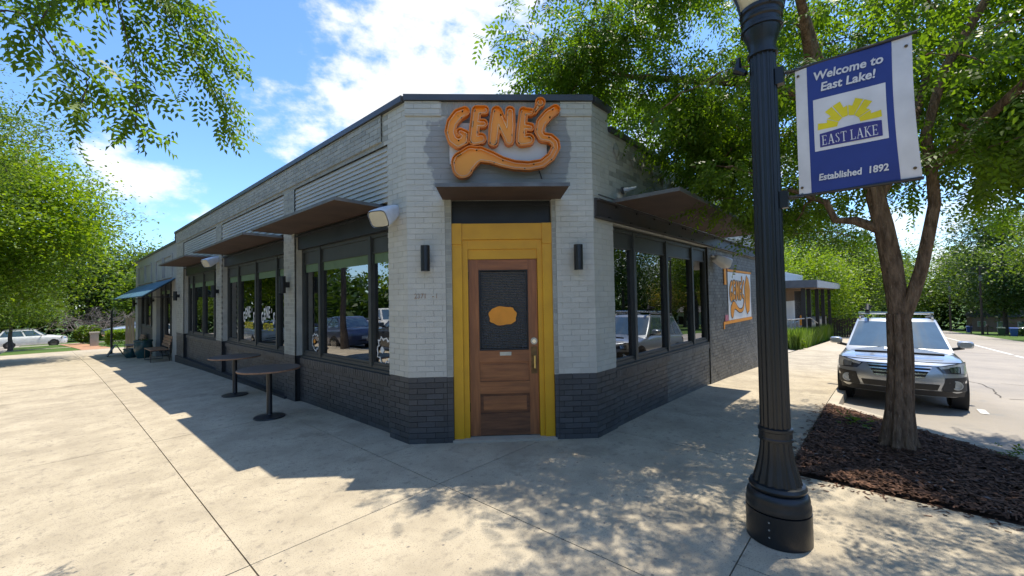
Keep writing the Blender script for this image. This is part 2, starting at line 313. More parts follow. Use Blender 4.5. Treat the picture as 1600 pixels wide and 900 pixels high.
# ------------------------------------------------------------------ mesh helpers
class MB:
    def __init__(s): s.v = []; s.f = []

    def add(s, vs, fs):
        o = len(s.v); s.v += [tuple(v) for v in vs]; s.f += [tuple(i + o for i in f) for f in fs]; return s

    def box(s, x0, x1, y0, y1, z0, z1):
        x0, x1 = min(x0, x1), max(x0, x1); y0, y1 = min(y0, y1), max(y0, y1); z0, z1 = min(z0, z1), max(z0, z1)
        return s.add([(x0, y0, z0), (x1, y0, z0), (x1, y1, z0), (x0, y1, z0), (x0, y0, z1), (x1, y0, z1), (x1, y1, z1), (x0, y1, z1)],
                     [(0, 3, 2, 1), (4, 5, 6, 7), (0, 1, 5, 4), (1, 2, 6, 5), (2, 3, 7, 6), (3, 0, 4, 7)])

    def tube(s, pts, rad, n=8, cap=True):
        pts = [Vector(p) for p in pts]
        if not hasattr(rad, '__len__'): rad = [rad] * len(pts)
        rings = []; prev = None
        for i, p in enumerate(pts):
            t = (pts[min(i + 1, len(pts) - 1)] - pts[max(i - 1, 0)])
            t = t.normalized() if t.length > 1e-9 else Vector((0, 0, 1))
            if prev is None:
                a = t.orthogonal().normalized()
            else:
                a = (prev - t * prev.dot(t)); a = a.normalized() if a.length > 1e-6 else t.orthogonal().normalized()
            prev = a; b = t.cross(a)
            rings.append([p + (a * math.cos(2 * math.pi * k / n) + b * math.sin(2 * math.pi * k / n)) * rad[i] for k in range(n)])
        vs = [v for r in rings for v in r]; fs = []
        for i in range(len(pts) - 1):
            for k in range(n):
                fs.append((i * n + k, i * n + (k + 1) % n, (i + 1) * n + (k + 1) % n, (i + 1) * n + k))
        if cap: fs.append(tuple(range(n - 1, -1, -1))); fs.append(tuple((len(pts) - 1) * n + k for k in range(n)))
        return s.add(vs, fs)

    def lathe(s, prof, n=32, c=(0, 0, 0), flute=None, axis='z'):
        vs = []; fs = []
        for i, (r, z) in enumerate(prof):
            for k in range(n):
                a = 2 * math.pi * k / n; rr = r
                if flute and flute[0] <= z <= flute[1]: rr = r * (1 - flute[3] * (0.5 + 0.5 * math.cos(a * flute[2])))
                p = (rr * math.cos(a), rr * math.sin(a), z)
                if axis == 'y': p = (p[0], p[2], -p[1])
                if axis == 'x': p = (p[2], p[0], p[1])
                vs.append((p[0] + c[0], p[1] + c[1], p[2] + c[2]))
        for i in range(len(prof) - 1):
            for k in range(n): fs.append((i * n + k, i * n + (k + 1) % n, (i + 1) * n + (k + 1) % n, (i + 1) * n + k))
        if prof[0][0] > 1e-4: fs.append(tuple(range(n - 1, -1, -1)))
        if prof[-1][0] > 1e-4: fs.append(tuple((len(prof) - 1) * n + k for k in range(n)))
        return s.add(vs, fs)

    def fbox(s, fr, s0, s1, d0, d1, z0, z1):
        o, u, n = fr; P = lambda a, d, z: (o[0] + u[0] * a + n[0] * d, o[1] + u[1] * a + n[1] * d, o[2] + z)
        s0, s1 = min(s0, s1), max(s0, s1); d0, d1 = min(d0, d1), max(d0, d1)
        fs = [(0, 3, 2, 1), (4, 5, 6, 7), (0, 1, 5, 4), (1, 2, 6, 5), (2, 3, 7, 6), (3, 0, 4, 7)]
        if u[0] * n[1] - u[1] * n[0] < 0: fs = [tuple(reversed(f)) for f in fs]
        return s.add([P(s0, d0, z0), P(s1, d0, z0), P(s1, d1, z0), P(s0, d1, z0), P(s0, d0, z1), P(s1, d0, z1), P(s1, d1, z1), P(s0, d1, z1)], fs)

    def poly(s, pts3, fs): return s.add(pts3, fs)

    def build(s, name, m, parent=None, smooth=False, wpos=None):
        off = Vector((0, 0, 0))
        q = parent
        while q is not None: off += q.location; q = q.parent
        me = bpy.data.meshes.new(name)
        me.from_pydata([(v[0] - off.x, v[1] - off.y, v[2] - off.z) for v in s.v], [], s.f)
        if isinstance(m, str): m = MATS[m]
        me.materials.append(m)
        if smooth:
            me.polygons.foreach_set('use_smooth', [True] * len(me.polygons))
            try: me.set_sharp_from_angle(angle=R_(38))
            except Exception: pass
        me.update()
        o = bpy.data.objects.new(name, me); COL.objects.link(o)
        if parent is not None: o.parent = parent
        return o


def tag(o, label=None, cat=None, group=None, kind=None):
    if label: o['label'] = label
    if cat: o['category'] = cat
    if group: o['group'] = group
    if kind: o['kind'] = kind
    return o


def empty(name, loc, label=None, cat=None, group=None):
    o = bpy.data.objects.new(name, None); o.empty_display_size = 0.2; COL.objects.link(o); o.location = loc
    return tag(o, label, cat, group)


def dup(o, parent=None):
    c = o.copy(); COL.objects.link(c); c.parent = parent
    for ch in list(o.children): dup(ch, c)
    return c


def np_mesh(name, verts, faces, m, parent=None, smooth=False):
    """verts Nx3, faces Mx3 or Mx4 arrays"""
    verts = np.asarray(verts, np.float32); faces = np.asarray(faces, np.int32); k = faces.shape[1]
    if parent is not None:
        off = Vector((0, 0, 0)); q = parent
        while q is not None: off += q.location; q = q.parent
        verts = verts - np.array(off, np.float32)
    me = bpy.data.meshes.new(name); me.vertices.add(len(verts)); me.vertices.foreach_set('co', verts.ravel())
    me.loops.add(faces.size); me.loops.foreach_set('vertex_index', faces.ravel())
    me.polygons.add(len(faces)); me.polygons.foreach_set('loop_start', np.arange(0, faces.size, k, dtype=np.int32))
    if smooth: me.polygons.foreach_set('use_smooth', np.ones(len(faces), bool))
    me.materials.append(MATS[m] if isinstance(m, str) else m); me.update(calc_edges=True); me.validate()
    o = bpy.data.objects.new(name, me); COL.objects.link(o)
    if parent is not None: o.parent = parent
    return o


def text_obj(name, body, size, m, parent, fr, s, z, d, align='CENTER', bold=0.0, xs=1.0, rot=0.0, shear=0.0):
    """flat lettering on a wall frame: s along the wall, z up, d out from it"""
    cu = bpy.data.curves.new(name, 'FONT'); cu.body = body; cu.size = size; cu.align_x = align; cu.align_y = 'CENTER'
    cu.offset = bold; cu.shear = shear; cu.resolution_u = 3
    t = bpy.data.objects.new(name, cu); COL.objects.link(t)
    dg = bpy.context.evaluated_depsgraph_get(); me = bpy.data.meshes.new_from_object(t.evaluated_get(dg))
    bpy.data.objects.remove(t)
    o, u, n = fr; ca, sa = math.cos(rot), math.sin(rot)
    # reading direction: to the viewer's right when facing the wall from outside
    sign = 1 if (u[0] * n[1] - u[1] * n[0]) < 0 else -1
    mb = MB()
    vs = []
    for v in me.vertices:
        a, b = v.co.x * xs, v.co.y; a, b = a * ca - b * sa, a * sa + b * ca
        q = s + sign * a
        vs.append((o[0] + u[0] * q + n[0] * d, o[1] + u[1] * q + n[1] * d, o[2] + z + b))
    mb.add(vs, [tuple(p.vertices) for p in me.polygons])
    return mb.build(name, m, parent)


# ------------------------------------------------------------------ setting: ground, roads, pavement
def sheet(name, x0, x1, y0, y1, dz, m, step=2.5, kind='structure', mask=None):
    xs = np.unique(np.concatenate([np.arange(x0, x1, step), [x1]])); ys = np.unique(np.concatenate([np.arange(y0, y1, step), [y1]]))
    v = [(x, y, gz(x, y) + dz) for y in ys for x in xs]; nx = len(xs); f = []
    for j in range(len(ys) - 1):
        for i in range(nx - 1):
            f.append((j * nx + i, j * nx + i + 1, (j + 1) * nx + i + 1, (j + 1) * nx + i))
    b = MB(); b.v = v; b.f = f
    o = b.build(name, m, smooth=True)
    return tag(o, kind=kind)


def big_ground():
    ax = np.unique(np.concatenate([np.arange(-60, 160, 5.0), np.array([-1500, -700, -300, -150, 220, 400, 800, 1500])]))
    v = [(x, y, gz(x, y) - 0.19) for y in ax for x in ax]; n = len(ax); f = []
    for j in range(n - 1):
        for i in range(n - 1): f.append((j * n + i, j * n + i + 1, (j + 1) * n + i + 1, (j + 1) * n + i))
    b = MB(); b.v = v; b.f = f
    tag(b.build('ground', 'grass', smooth=True), kind='structure')


big_ground()
RD = -0.14
road = sheet('road', -60, 160, -8.6, 0.76, RD, 'asphalt')
road2 = sheet('side_road', -10.5, -2.1, 0.76, 110, RD, 'asphalt')
road3 = sheet('cross_road', -2.1, 60, 57.5, 66, RD, 'asphalt')

# painted marks on the road
mk = MB()
for x0, x1 in ((22, 30), (30.8, 48), (50, 75)):
    xs = np.linspace(x0, x1, 12)
    for i in range(11):
        mk.add([(xs[i], -4.45, gz(xs[i], 0) + RD + .008), (xs[i + 1], -4.45, gz(xs[i + 1], 0) + RD + .008), (xs[i + 1], -4.29, gz(xs[i + 1], 0) + RD + .008), (xs[i], -4.29, gz(xs[i], 0) + RD + .008)], [(0, 1, 2, 3)])
for x, y, w, l in ((10.3, -1.12, .05, .22), (9.6, -2.0, .06, .3), (30, -6.3, .15, 4.0)):
    mk.add([(x - l, y - w, gz(x - l, 0) + RD + .008), (x + l, y - w, gz(x + l, 0) + RD + .008), (x + l, y + w, gz(x + l, 0) + RD + .008), (x - l, y + w, gz(x - l, 0) + RD + .008)], [(0, 1, 2, 3)])
tag(mk.build('road_marking', 'road_paint'), kind='structure')
# cracks in the road
ck = MB()
for (x, y, ang, n) in ((9.0, -2.35, 0.35, 14), (12.5, -1.6, 0.1, 16), (12.4, -1.7, -1.3, 9), (17, -2.9, 0.05, 22), (15.5, -2.0, -1.5, 12)):
    a = ang; w = .012
    for i in range(n):
        a += random.uniform(-.6, .6) * .6 + (ang - a) * .3; l = random.uniform(.15, .35)
        x2, y2 = x + math.cos(a) * l, y + math.sin(a) * l; nx, ny = -math.sin(a) * w, math.cos(a) * w
        ck.add([(x - nx, y - ny, gz(x, y) + RD + .005), (x2 - nx, y2 - ny, gz(x2, y2) + RD + .005), (x2 + nx, y2 + ny, gz(x2, y2) + RD + .005), (x + nx, y + ny, gz(x, y) + RD + .005)], [(0, 1, 2, 3)])
        x, y = x2, y2
tag(ck.build('road_crack', 'crack'), kind='structure')

# pavement: a bed of soil and concrete slabs with open joints
pave = sheet('pavement', -3.3, 60, -9.0, 40, -0.055, 'soil') if False else None
pb = MB()


def grid_patch(b, x0, x1, y0, y1, dz, step=2.0, thick=None, poly=None):
    nx = max(1, int((x1 - x0) / step)); ny = max(1, int((y1 - y0) / step)); base = len(b.v)
    for j in range(ny + 1):
        for i in range(nx + 1):
            x = x0 + (x1 - x0) * i / nx; y = y0 + (y1 - y0) * j / ny; b.v.append((x, y, gz(x, y) + dz))
    for j in range(ny):
        for i in range(nx):
            a = base + j * (nx + 1) + i; b.f.append((a, a + 1, a + nx + 2, a + nx + 1))
    if thick:
        ring = [base + i for i in range(nx + 1)] + [base + j * (nx + 1) + nx for j in range(1, ny + 1)] + \
               [base + ny * (nx + 1) + i for i in range(nx - 1, -1, -1)] + [base + j * (nx + 1) for j in range(ny - 1, 0, -1)]
        lo = len(b.v)
        for r in ring: v = b.v[r]; b.v.append((v[0], v[1], v[2] - thick))
        n = len(ring)
        for k in range(n): b.f.append((ring[k], lo + k, lo + (k + 1) % n, ring[(k + 1) % n]))


grid_patch(pb, -2.05, 3.3, -3.0, 36.9, -0.05); grid_patch(pb, 3.3, 4.83, -3.0, 4.2, -0.05); grid_patch(pb, 4.83, 24, 0.80, 3.1, -0.05)
pavement = tag(pb.build('pavement', 'soil'), kind='structure')
YS = [-3.0, 0.78, 3.22, 7.07, 10.6, 14.3, 18.0, 21.7, 25.4, 29.1, 33.0, 36.9]
GAP = 0.0045
slabs = []
for a, b_y in zip(YS[:-1], YS[1:]):
    slabs += [(-2.05, 0.91, a, b_y)]
    if a >= 3.2: slabs += [(0.91, 3.25, a, b_y)]
slabs += [(0.91, 2.5, .78, 3.22), (2.5, 4.95, .78, 3.22), (2.5, 4.0, 3.22, 4.3)]
slabs = [q for q in slabs if q != (0.91, 3.25, 3.22, 7.07)] + [(0.91, 2.5, 3.22, 7.07), (2.5, 3.25, 4.3, 7.07)]
slabs += [(0.91, 3.0, -3, .78), (3.0, 4.83, -3, .78)]
xx = 4.95
while xx < 23:
    slabs.append((xx, xx + 1.38, .78, 3.0)); xx += 1.38
for (x0, x1, y0, y1) in slabs:
    b = MB(); grid_patch(b, x0 + GAP, x1 - GAP, y0 + GAP, y1 - GAP, random.uniform(-.001, .001), thick=.045)
    b.build('slab', 'concrete', pavement)
# driveway and pavement beyond
tag(sheet('driveway', 23.0, 60, 0.78, 2.9, 0.0, 'concrete_old'), kind='structure')
tag(sheet('parking_lot', 13.95, 23.2, 3.12, 16, -0.03, 'concrete_old'), kind='structure')
# kerbs
kb = MB()
xs = [8.42, 10, 12, 14, 17, 20, 24, 30, 40, 60]
for a, b2 in zip(xs[:-1], xs[1:]):
    for (y0, y1, z1) in ((0.62, 0.775, 0.0),):
        za, zb = gz(a, 0), gz(b2, 0)
        kb.add([(a, y0, za - .2), (b2, y0, zb - .2), (b2, y1, zb - .2), (a, y1, za - .2), (a, y0 + .015, za), (b2, y0 + .015, zb), (b2, y1, zb + .001), (a, y1, za + .001)],
               [(4, 5, 6, 7), (0, 1, 5, 4), (3, 0, 4, 7), (1, 2, 6, 5)])
# diagonal kerb of the planted corner
d0, d1 = Vector((8.50, .78, 0)), Vector((5.0, -2.74, 0)); dn = Vector((.70, -.71, 0)) * .16
for i in range(6):
    p, q = d0.lerp(d1, i / 6), d0.lerp(d1, (i + 1) / 6); zp, zq = gz(p.x, p.y) + .005, gz(q.x, q.y) + .005
    P2, Q2 = p + dn, q + dn
    kb.add([(p.x, p.y, zp - .2), (P2.x, P2.y, zp - .2), (Q2.x, Q2.y, zq - .2), (q.x, q.y, zq - .2), (p.x, p.y, zp), (P2.x, P2.y, zp - .006), (Q2.x, Q2.y, zq - .006), (q.x, q.y, zq)],
           [(4, 5, 6, 7), (1, 2, 6, 5), (3, 0, 4, 7)])
# kerb along the side road
for y0, y1 in zip(range(-3, 37, 4), range(1, 41, 4)):
    y1 = min(y1, 37)
    kb.add([(-2.22, y0, gz(0, y0) - .2), (-2.07, y0, gz(0, y0) - .2), (-2.07, y1, gz(0, y1) - .2), (-2.22, y1, gz(0, y1) - .2), (-2.20, y0, gz(0, y0)), (-2.07, y0, gz(0, y0)), (-2.07, y1, gz(0, y1)), (-2.20, y1, gz(0, y1))],
           [(4, 5, 6, 7), (3, 0, 4, 7), (0, 1, 5, 4)])
tag(kb.build('kerb', 'concrete_old'), kind='structure')

# mulch bed in the corner
MUL = [(4.84, .77), (8.46, .77), (4.98, -2.72), (4.84, -2.9)]


def in_mulch(x, y): return x > 4.86 and y < .755 and (x - 8.40) - (y - .77) < 0 and y > -2.8


mb_ = MB(); n = 46; idx = {}
for j in range(n + 1):
    for i in range(n + 1):
        x = 4.84 + (8.44 - 4.84) * i / n; y = -2.85 + (.77 + 2.85) * j / n
        lim = 8.44 + (y - .77); x = min(x, max(lim, 4.84))
        edge = min(x - 4.84, .77 - y, (lim - x) * .7)
        idx[i, j] = len(mb_.v); mb_.v.append((x, y, gz(x, y) - .03 + .05 * min(1, max(0, edge) / .5) + random.uniform(-.012, .012)))
for j in range(n):
    for i in range(n): mb_.f.append((idx[i, j], idx[i + 1, j], idx[i + 1, j + 1], idx[i, j + 1]))
tag(mb_.build('mulch_bed', 'mulch'), kind='structure')
N = 9000; V = []; Fc = []
while len(Fc) < N:
    x, y = random.uniform(4.86, 8.4), random.uniform(-2.8, .75)
    if not in_mulch(x, y): continue
    l, w = random.uniform(.015, .05), random.uniform(.004, .011); a = random.uniform(0, 6.28); t = random.uniform(-.5, .5)
    c, s_ = math.cos(a), math.sin(a); z = gz(x, y) + .028 + random.uniform(-.004, .012); o = len(V)
    for p, q in ((-l, -w), (l, -w), (l, w), (-l, w)): V.append((x + p * c - q * s_, y + p * s_ + q * c, z + p * t * .5 + q * random.uniform(-.6, .6)))
    Fc.append((o, o + 1, o + 2, o + 3))
for _ in range(420):        # spilled over the edges
    k = random.random()
    if k < .55: x, y = 4.84 - abs(random.gauss(0, .10)), random.uniform(-2.5, .75)
    else: x, y = random.uniform(4.9, 8.4), .77 + abs(random.gauss(0, .08))
    l, w = random.uniform(.008, .03), random.uniform(.003, .008); a = random.uniform(0, 6.28); c, s_ = math.cos(a), math.sin(a); z = gz(x, y) + .006; o = len(V)
    for p_, q_ in ((-l, -w), (l, -w), (l, w), (-l, w)): V.append((x + p_ * c - q_ * s_, y + p_ * s_ + q_ * c, z))
    Fc.append((o, o + 1, o + 2, o + 3))
tag(np_mesh('mulch_chips', V, Fc, 'mulch_chip'), 'dark brown wood chips covering the planted corner bed', 'mulch', kind='stuff')

# lawn, path at the far left
tag(sheet('lawn', -2.06, 1.35, 37.2, 57.4, -0.02, 'grass', step=1.5), kind='structure')
tag(sheet('lawn_beyond_path', 1.351, 12, 37.2, 57.4, -0.03, 'grass', step=1.5), kind='structure')
cp = MB()
for i in range(21):
    for x in (1.35, 2.75): yy = 36.9 + 20.5 * i / 20; xx_ = x - .75 * (i / 20) ** 1.3; cp.v.append((xx_, yy, gz(xx_, yy) + .002))
cp.f = [(2 * i, 2 * i + 1, 2 * i + 3, 2 * i + 2) for i in range(20)]
tag(cp.build('clay_path', 'clay'), kind='structure')
tag(sheet('grass_verge', 2.76, 6, 28.8, 37.2, -0.02, 'grass', step=1.5), kind='structure')
tag(sheet('clay_strip', -2.06, 2.75, 36.92, 37.18, 0.003, 'clay', step=1.0), kind='structure')
tag(sheet('lawn_path', -2.06, 1.30, 45.6, 46.6, -0.005, 'concrete_old', step=1.0), kind='structure')

# ================================================================== the restaurant
A = (2.941, 4.369, 0.0)
FL = ((2.941, 0, 0), (0, 1, 0), (-1, 0, 0))
FR = ((0, 2.715, 0), (1, 0, 0), (0, -1, 0))
FC = (A, (0.7019, -0.7123, 0), (-0.7123, -0.7019, 0))
CL = 2.322
bld = empty('restaurant', (2.941, 4.369, 0), 'single storey painted brick corner restaurant with yellow framed corner door', 'building')

BR = []          # every brick: frame, s0, s1, d, z0, z1, material
CH = 0.0677; BL = 0.2052 + 0.0075; JT = 0.0075


def bricks(fr, s0, s1, z0, z1, d, m, header=False, ends=(0, 0), zc=0.0):
    k = math.floor((z0 - zc) / CH + 1e-6); z = zc + k * CH
    while z < z1 - .012:
        za, zb = max(z, z0), min(z + CH - JT, z1)
        if zb - za > .012:
            if header: segs = [(s0 + .003, s1 - .003)]
            else:
                segs = []; off = (k % 2) * BL / 2; i0 = math.floor((s0 - off) / BL)
                a = i0 * BL + off
                while a < s1:
                    p, q = max(a, s0), min(a + BL - JT, s1)
                    if q - p > .018: segs.append((p, q))
                    a += BL
            for p, q in segs:
                mm = m((p + q) / 2, (za + zb) / 2) if callable(m) else m
                BR.append((fr, p, q, d + random.uniform(-.0018, .0018) * (1.3 if fr is FR and p > 5 else 1), za, zb, mm))
        k += 1; z += CH


def wall(name, fr, s0, s1, d1, z0, z1, m, d0=-.30):
    return MB().fbox(fr, s0, s1, d0, d1, z0, z1).build(name, m, bld)


PAINT = 0.80
two = lambda s, z: 'brick_dark' if z < PAINT else 'brick_light'
two_thin = lambda s, z: 'brick_dark' if z < PAINT else 'brick_thin'
M_ = 0.0034   # mortar recess


def pier(fr, s0, s1, z0, z1, mlo='mortar_dark', mhi='mortar_light', mb=two, d=0.0, d0=-.30):
    if z0 < PAINT < z1:
        wall('wall', fr, s0, s1, d - .0075, z0, PAINT, mlo, d0); wall('wall', fr, s0, s1, d - M_ - .0006, PAINT, z1, mhi, d0)
    else: wall('wall', fr, s0, s1, d - M_, z0, z1, mlo if z1 <= PAINT else mhi, d0)
    bricks(fr, s0, s1, z0, z1, d, mb)


# --- chamfered corner
pier(FC, 0.0, .465, -.25, 3.0); pier(FC, CL - .475, CL, -.25, 3.0)
for s0, s1 in ((.4655, .5425), (CL - .5265, CL - .4755)):
    wall('wall', FC, s0, s1, -.006 - M_, -.25, PAINT, 'mortar_dark'); wall('wall', FC, s0, s1, -.006 - M_, PAINT, 3.0 - .001, 'mortar_light'); bricks(FC, s0, s1, PAINT, 3.0, -.006, 'brick_thin', header=True)
    bricks(FC, s0, s1, -.05, PAINT, -.006, 'brick_dark', header=True)
wall('wall', FC, 0.0, CL, -M_ - .0003, 3.0, 4.22, 'patch_mortar')
bricks(FC, 0.0, CL, 3.0, 4.22, 0.0, 'patch_grey')
# corbelled shoulder at the top corner, and soldier course
for s0, s1 in ((-.01, .44), (1.93, CL + .01)):
    MB().fbox(FC, s0, s1, -.02, .016, 4.035, 4.218).build('corbel', 'mortar_light', bld); bricks(FC, s0, s1, 4.04, 4.218, .022, 'brick_light')
for i in range(21):
    s = .455 + i * .0702
    BR.append((FC, s, s + .061, .008, 4.045, 4.215, 'brick_thin'))

# --- left facade: piers, bays
BAYS = [(4.80, 7.90), (8.41, 12.65), (13.17, 17.20)]
PIL = [(4.369, 4.80), (7.90, 8.41), (12.65, 13.17), (17.20, 18.30)]
for i, (a, b) in enumerate(PIL):
    pier(FL, a, b, gz(2.9, b) - .25, 3.80, mb=two if i == 0 else two_thin)
wall('wall', FL, 4.369, 18.3, -M_ - .0004, 3.80, 4.22, 'mortar_light'); bricks(FL, 4.369, 18.3, 3.80, 4.22, 0.0, lambda s, z: 'brick_light' if s < 4.8 else 'brick_thin')
# parapet band standing a little proud
MB().fbox(FL, 4.92, 18.3, -.02, .014, 3.86, 4.218).build('parapet_band', 'mortar_light', bld); bricks(FL, 4.92, 18.3, 3.865, 4.218, .022, 'brick_thin')
for (a, b) in BAYS:
    zg = gz(2.9, b) - .25
    wall('wall', FL, a, b, -.09 - .0075, zg, .665, 'mortar_dark'); bricks(FL, a, b, zg + .1, .66, -.09, 'brick_dark')
    wall('wall', FL, a, b, -.10, .6652, .765, 'mortar_dark')
    s = a + .004
    while s < b - .05:       # rowlock sill course
        BR.append((FL, s, min(s + .060, b), -.062, .670, .764, 'brick_dark')); s += .0677
    wall('wall', FL, a, b, -.12, 3.03, 3.7995, 'mortar_light')
    # sawtooth brick courses above the canopy: each course a row of wedge bricks
    nrow = 11; h = (3.79 - 3.05) / nrow
    for r in range(nrow):
        z = 3.05 + r * h; row = MB(); s = a + .004 - (r % 2) * .16
        while s < b:
            p, q = max(s, a + .003), min(s + .316, b - .003); s += .32
            if q - p < .02: continue
            x0 = 2.941
            X = lambda d: x0 - d
            row.add([(X(-.10), p, z + .002), (X(-.012), p, z + .002), (X(-.030), p, z + h - .001), (X(-.10), p, z + h - .003),
                     (X(-.10), q, z + .002), (X(-.012), q, z + .002), (X(-.030), q, z + h - .001), (X(-.10), q, z + h - .003)],
                    [(0, 3, 2, 1), (4, 5, 6, 7), (0, 1, 5, 4), (1, 2, 6, 5), (2, 3, 7, 6), (3, 0, 4, 7)])
        row.build('brick_course', 'brick_light', bld)
# plinth showing where the pavement falls
MB().fbox(FL, 8.3, 18.35, -.2, .035, -.7, .02).build('plinth', 'mortar_dark', bld)

# --- right facade
XE = 13.6
zR = gz(XE, 2.7) - .25
pier(FR, 4.571, 5.08, -.25, 2.74)
wall('wall', FR, 5.08, 6.85, -.02 - .0075, -.3, .665, 'mortar_dark'); bricks(FR, 5.08, 6.85, -.2, .66, -.02, 'brick_dark')
wall('wall', FR, 6.85, 9.06, -.02 - .0075, -.4, .665, 'mortar_char'); bricks(FR, 6.853, 9.06, -.3, .66, -.02, 'brick_char')
wall('wall', FR, 5.08, 9.06, -.03, .6652, .765, 'mortar_dark')
s = 5.085
while s < 9.0:
    BR.append((FR, s, s + .060, .004, .670, .764, 'brick_dark' if s < 6.9 else 'brick_char')); s += .0677
wall('wall', FR, 9.06, XE, -.0075, zR, 2.74, 'mortar_char'); bricks(FR, 9.06, XE, zR + .05, 2.74, 0.0, 'brick_char')
wall('wall', FR, 4.571, 5.0, -M_ - .0004, 2.74, 4.22, 'mortar_light'); bricks(FR, 4.571, 5.0, 2.76, 4.22, 0.0, 'brick_light')
wall('wall', FR, 5.0, XE, -M_ - .0004, 2.74, 3.97, 'mortar_light'); bricks(FR, 5.0, XE, 2.76, 3.97, 0.0, lambda s, z: 'brick_thin' if random.random() < .55 else 'brick_light')
# return wall at the right end
FE = ((XE, 2.715, 0), (0, 1, 0), (1, 0, 0))
wall('wall', FE, 0.3, 9, -M_, -1.2, 3.97, 'mortar_char')

# --- lower wing at the far left
YE = 28.6
LOWP = [(18.3, 19.1), (22.4, 23.3), (27.7, YE)]
for a, b in LOWP: wall('wall', FL, a, b, 0, -1.0, 2.75, 'wall_far')
wall('wall', FL, 18.3, YE, -.01, 2.7502, 3.93, 'wall_far')
for a, b in ((19.0, 20.6), (20.9, 22.4), (23.6, 25.2), (25.5, 27.4)):   # framed panels of raised brick
    for bx in ((a, a + .06, 2.8, 3.6), (b - .06, b, 2.8, 3.6), (a + .06, b - .06, 3.54, 3.6)):
        MB().fbox(FL, bx[0], bx[1], -.02, .03, bx[2], bx[3]).build('raised_panel', 'wall_far', bld)
wall('wall', FL, 23.3, 27.7, -.12, -1.0, .75, 'mortar_dark')
FN = ((2.941, YE, 0), (1, 0, 0), (0, 1, 0)); wall('wall', FN, 0.3, 9, 0, -1.2, 3.93, 'wall_far')


# --- coping and roof
def coping(fr, s0, s1, z, ext=.05):
    MB().fbox(fr, s0, s1, -.34, ext, z, z + .075).build('coping', 'coping', bld)


coping(FC, -.02, CL + .02, 4.222); coping(FL, 4.40, 18.42, 4.2225); coping(FL, 18.43, YE + .05, 3.932, .04)
coping(FR, 4.60, 5.02, 4.2228); coping(FR, 5.03, XE + .05, 3.972, .04)
MB().fbox(FL, 18.36, 18.44, -.34, .03, 3.93, 4.22).build('coping', 'coping', bld)
rp = [(3.2, 4.55), (4.7, 3.0), (XE - .1, 3.0), (XE - .1, 14), (12, YE - .2), (3.2, YE - .2)]
rf = MB(); rf.add([(x, y, 3.7) for x, y in rp] + [(x, y, 3.8) for x, y in rp], [tuple(range(5, -1, -1)), tuple(range(6, 12))] + [(i, (i + 1) % 6, 6 + (i + 1) % 6, 6 + i) for i in range(6)])
rf.build('roof', 'roof_grey', bld)
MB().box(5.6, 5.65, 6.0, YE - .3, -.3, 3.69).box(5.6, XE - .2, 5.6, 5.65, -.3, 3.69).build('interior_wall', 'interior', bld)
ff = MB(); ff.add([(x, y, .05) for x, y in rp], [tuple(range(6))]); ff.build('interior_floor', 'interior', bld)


# --- windows
def window(fr, s0, s1, mull, d, z0=.80, z1=2.70, head=.24, blind=True):
    w = MB()
    w.fbox(fr, s0, s0 + .06, d - .06, d + .03, z0, z1); w.fbox(fr, s1 - .06, s1, d - .06, d + .03, z0, z1)
    w.fbox(fr, s0 + .06, s1 - .06, d - .06, d + .028, z1 - .05, z1); w.fbox(fr, s0 + .06, s1 - .06, d - .06, d + .028, z0, z0 + .055)
    win = w.build('window', 'frame', bld)
    MB().fbox(fr, s0, s1, d - .1, d + .06, z0 - .035, z0 - .0005).build('sill', 'frame', win)
    edges = [s0 + .06] + list(mull) + [s1 - .06]
    for m in mull: MB().fbox(fr, m - .036, m + .036, d - .06, d + .045, z0 + .02, z1 - .02).build('mullion', 'frame', win)
    for i in range(len(edges) - 1):
        a = edges[i] + (.036 if i else 0); b = edges[i + 1] - (.036 if i < len(edges) - 2 else 0)
        MB().fbox(fr, a, b, d - .05, d + .004, z1 - head, z1 - .052).build('head_panel', 'frame', win)
        st = MB(); zt = z1 - head
        st.fbox(fr, a, a + .018, d - .04, d + .016, z0 + .057, zt); st.fbox(fr, b - .018, b, d - .04, d + .016, z0 + .057, zt)
        st.fbox(fr, a + .018, b - .018, d - .04, d + .015, zt - .03, zt - .001); st.fbox(fr, a + .018, b - .018, d - .04, d + .015, z0 + .057, z0 + .09)
        st.build('sash', 'frame', win)
        MB().fbox(fr, a + .018, b - .018, d - .022, d - .014, z0 + .09, zt - .03).build('pane', 'glass_wavy', win)
        if blind: MB().fbox(fr, a + .018, b - .018, d - .0135, d - .0125, zt - .17, zt - .031).build('blind_strip', 'blind', win)  # roller blind, laid on the outer glass face so its pale green shows
    return win


window(FL, 4.80, 7.90, (5.49, 7.15), -.16)
win2 = window(FL, 8.41, 12.65, (9.15, 10.43, 11.70), -.16)
window(FL, 13.17, 17.20, (13.9, 15.15, 16.50), -.16)
window(FR, 5.09, 9.05, (5.77, 6.99, 8.23), -.07, blind=False)
window(FL, 23.3, 27.7, (24.7, 26.2), -.16, z0=.75, z1=2.60)
# glazed entrance of the wing
window(FL, 19.1, 22.4, (20.2, 21.3), -.16, z0=-.15, z1=2.60)

# lettering on the panes of the second window
for s, w2 in ((9.79, 'HOT PLATES'), (11.06, 'SUNDRIES')):
    txt = "GENE'S"; n = len(txt)   # arched white capitals
    for i, ch in enumerate(txt):
        k = (i - (n - 1) / 2) / ((n - 1) / 2)
        text_obj('letter', ch, (.34 if ch != "'" else .30), 'white_paint', win2, FL, s - k * .34, 1.55 - .13 * k * k, -.168, bold=.010, xs=.55, rot=-k * .16)
    text_obj('lettering', w2, .22, 'banner_yellow', win2, FL, s, 1.24, -.168, bold=.004, xs=.50 if len(w2) > 8 else .60)
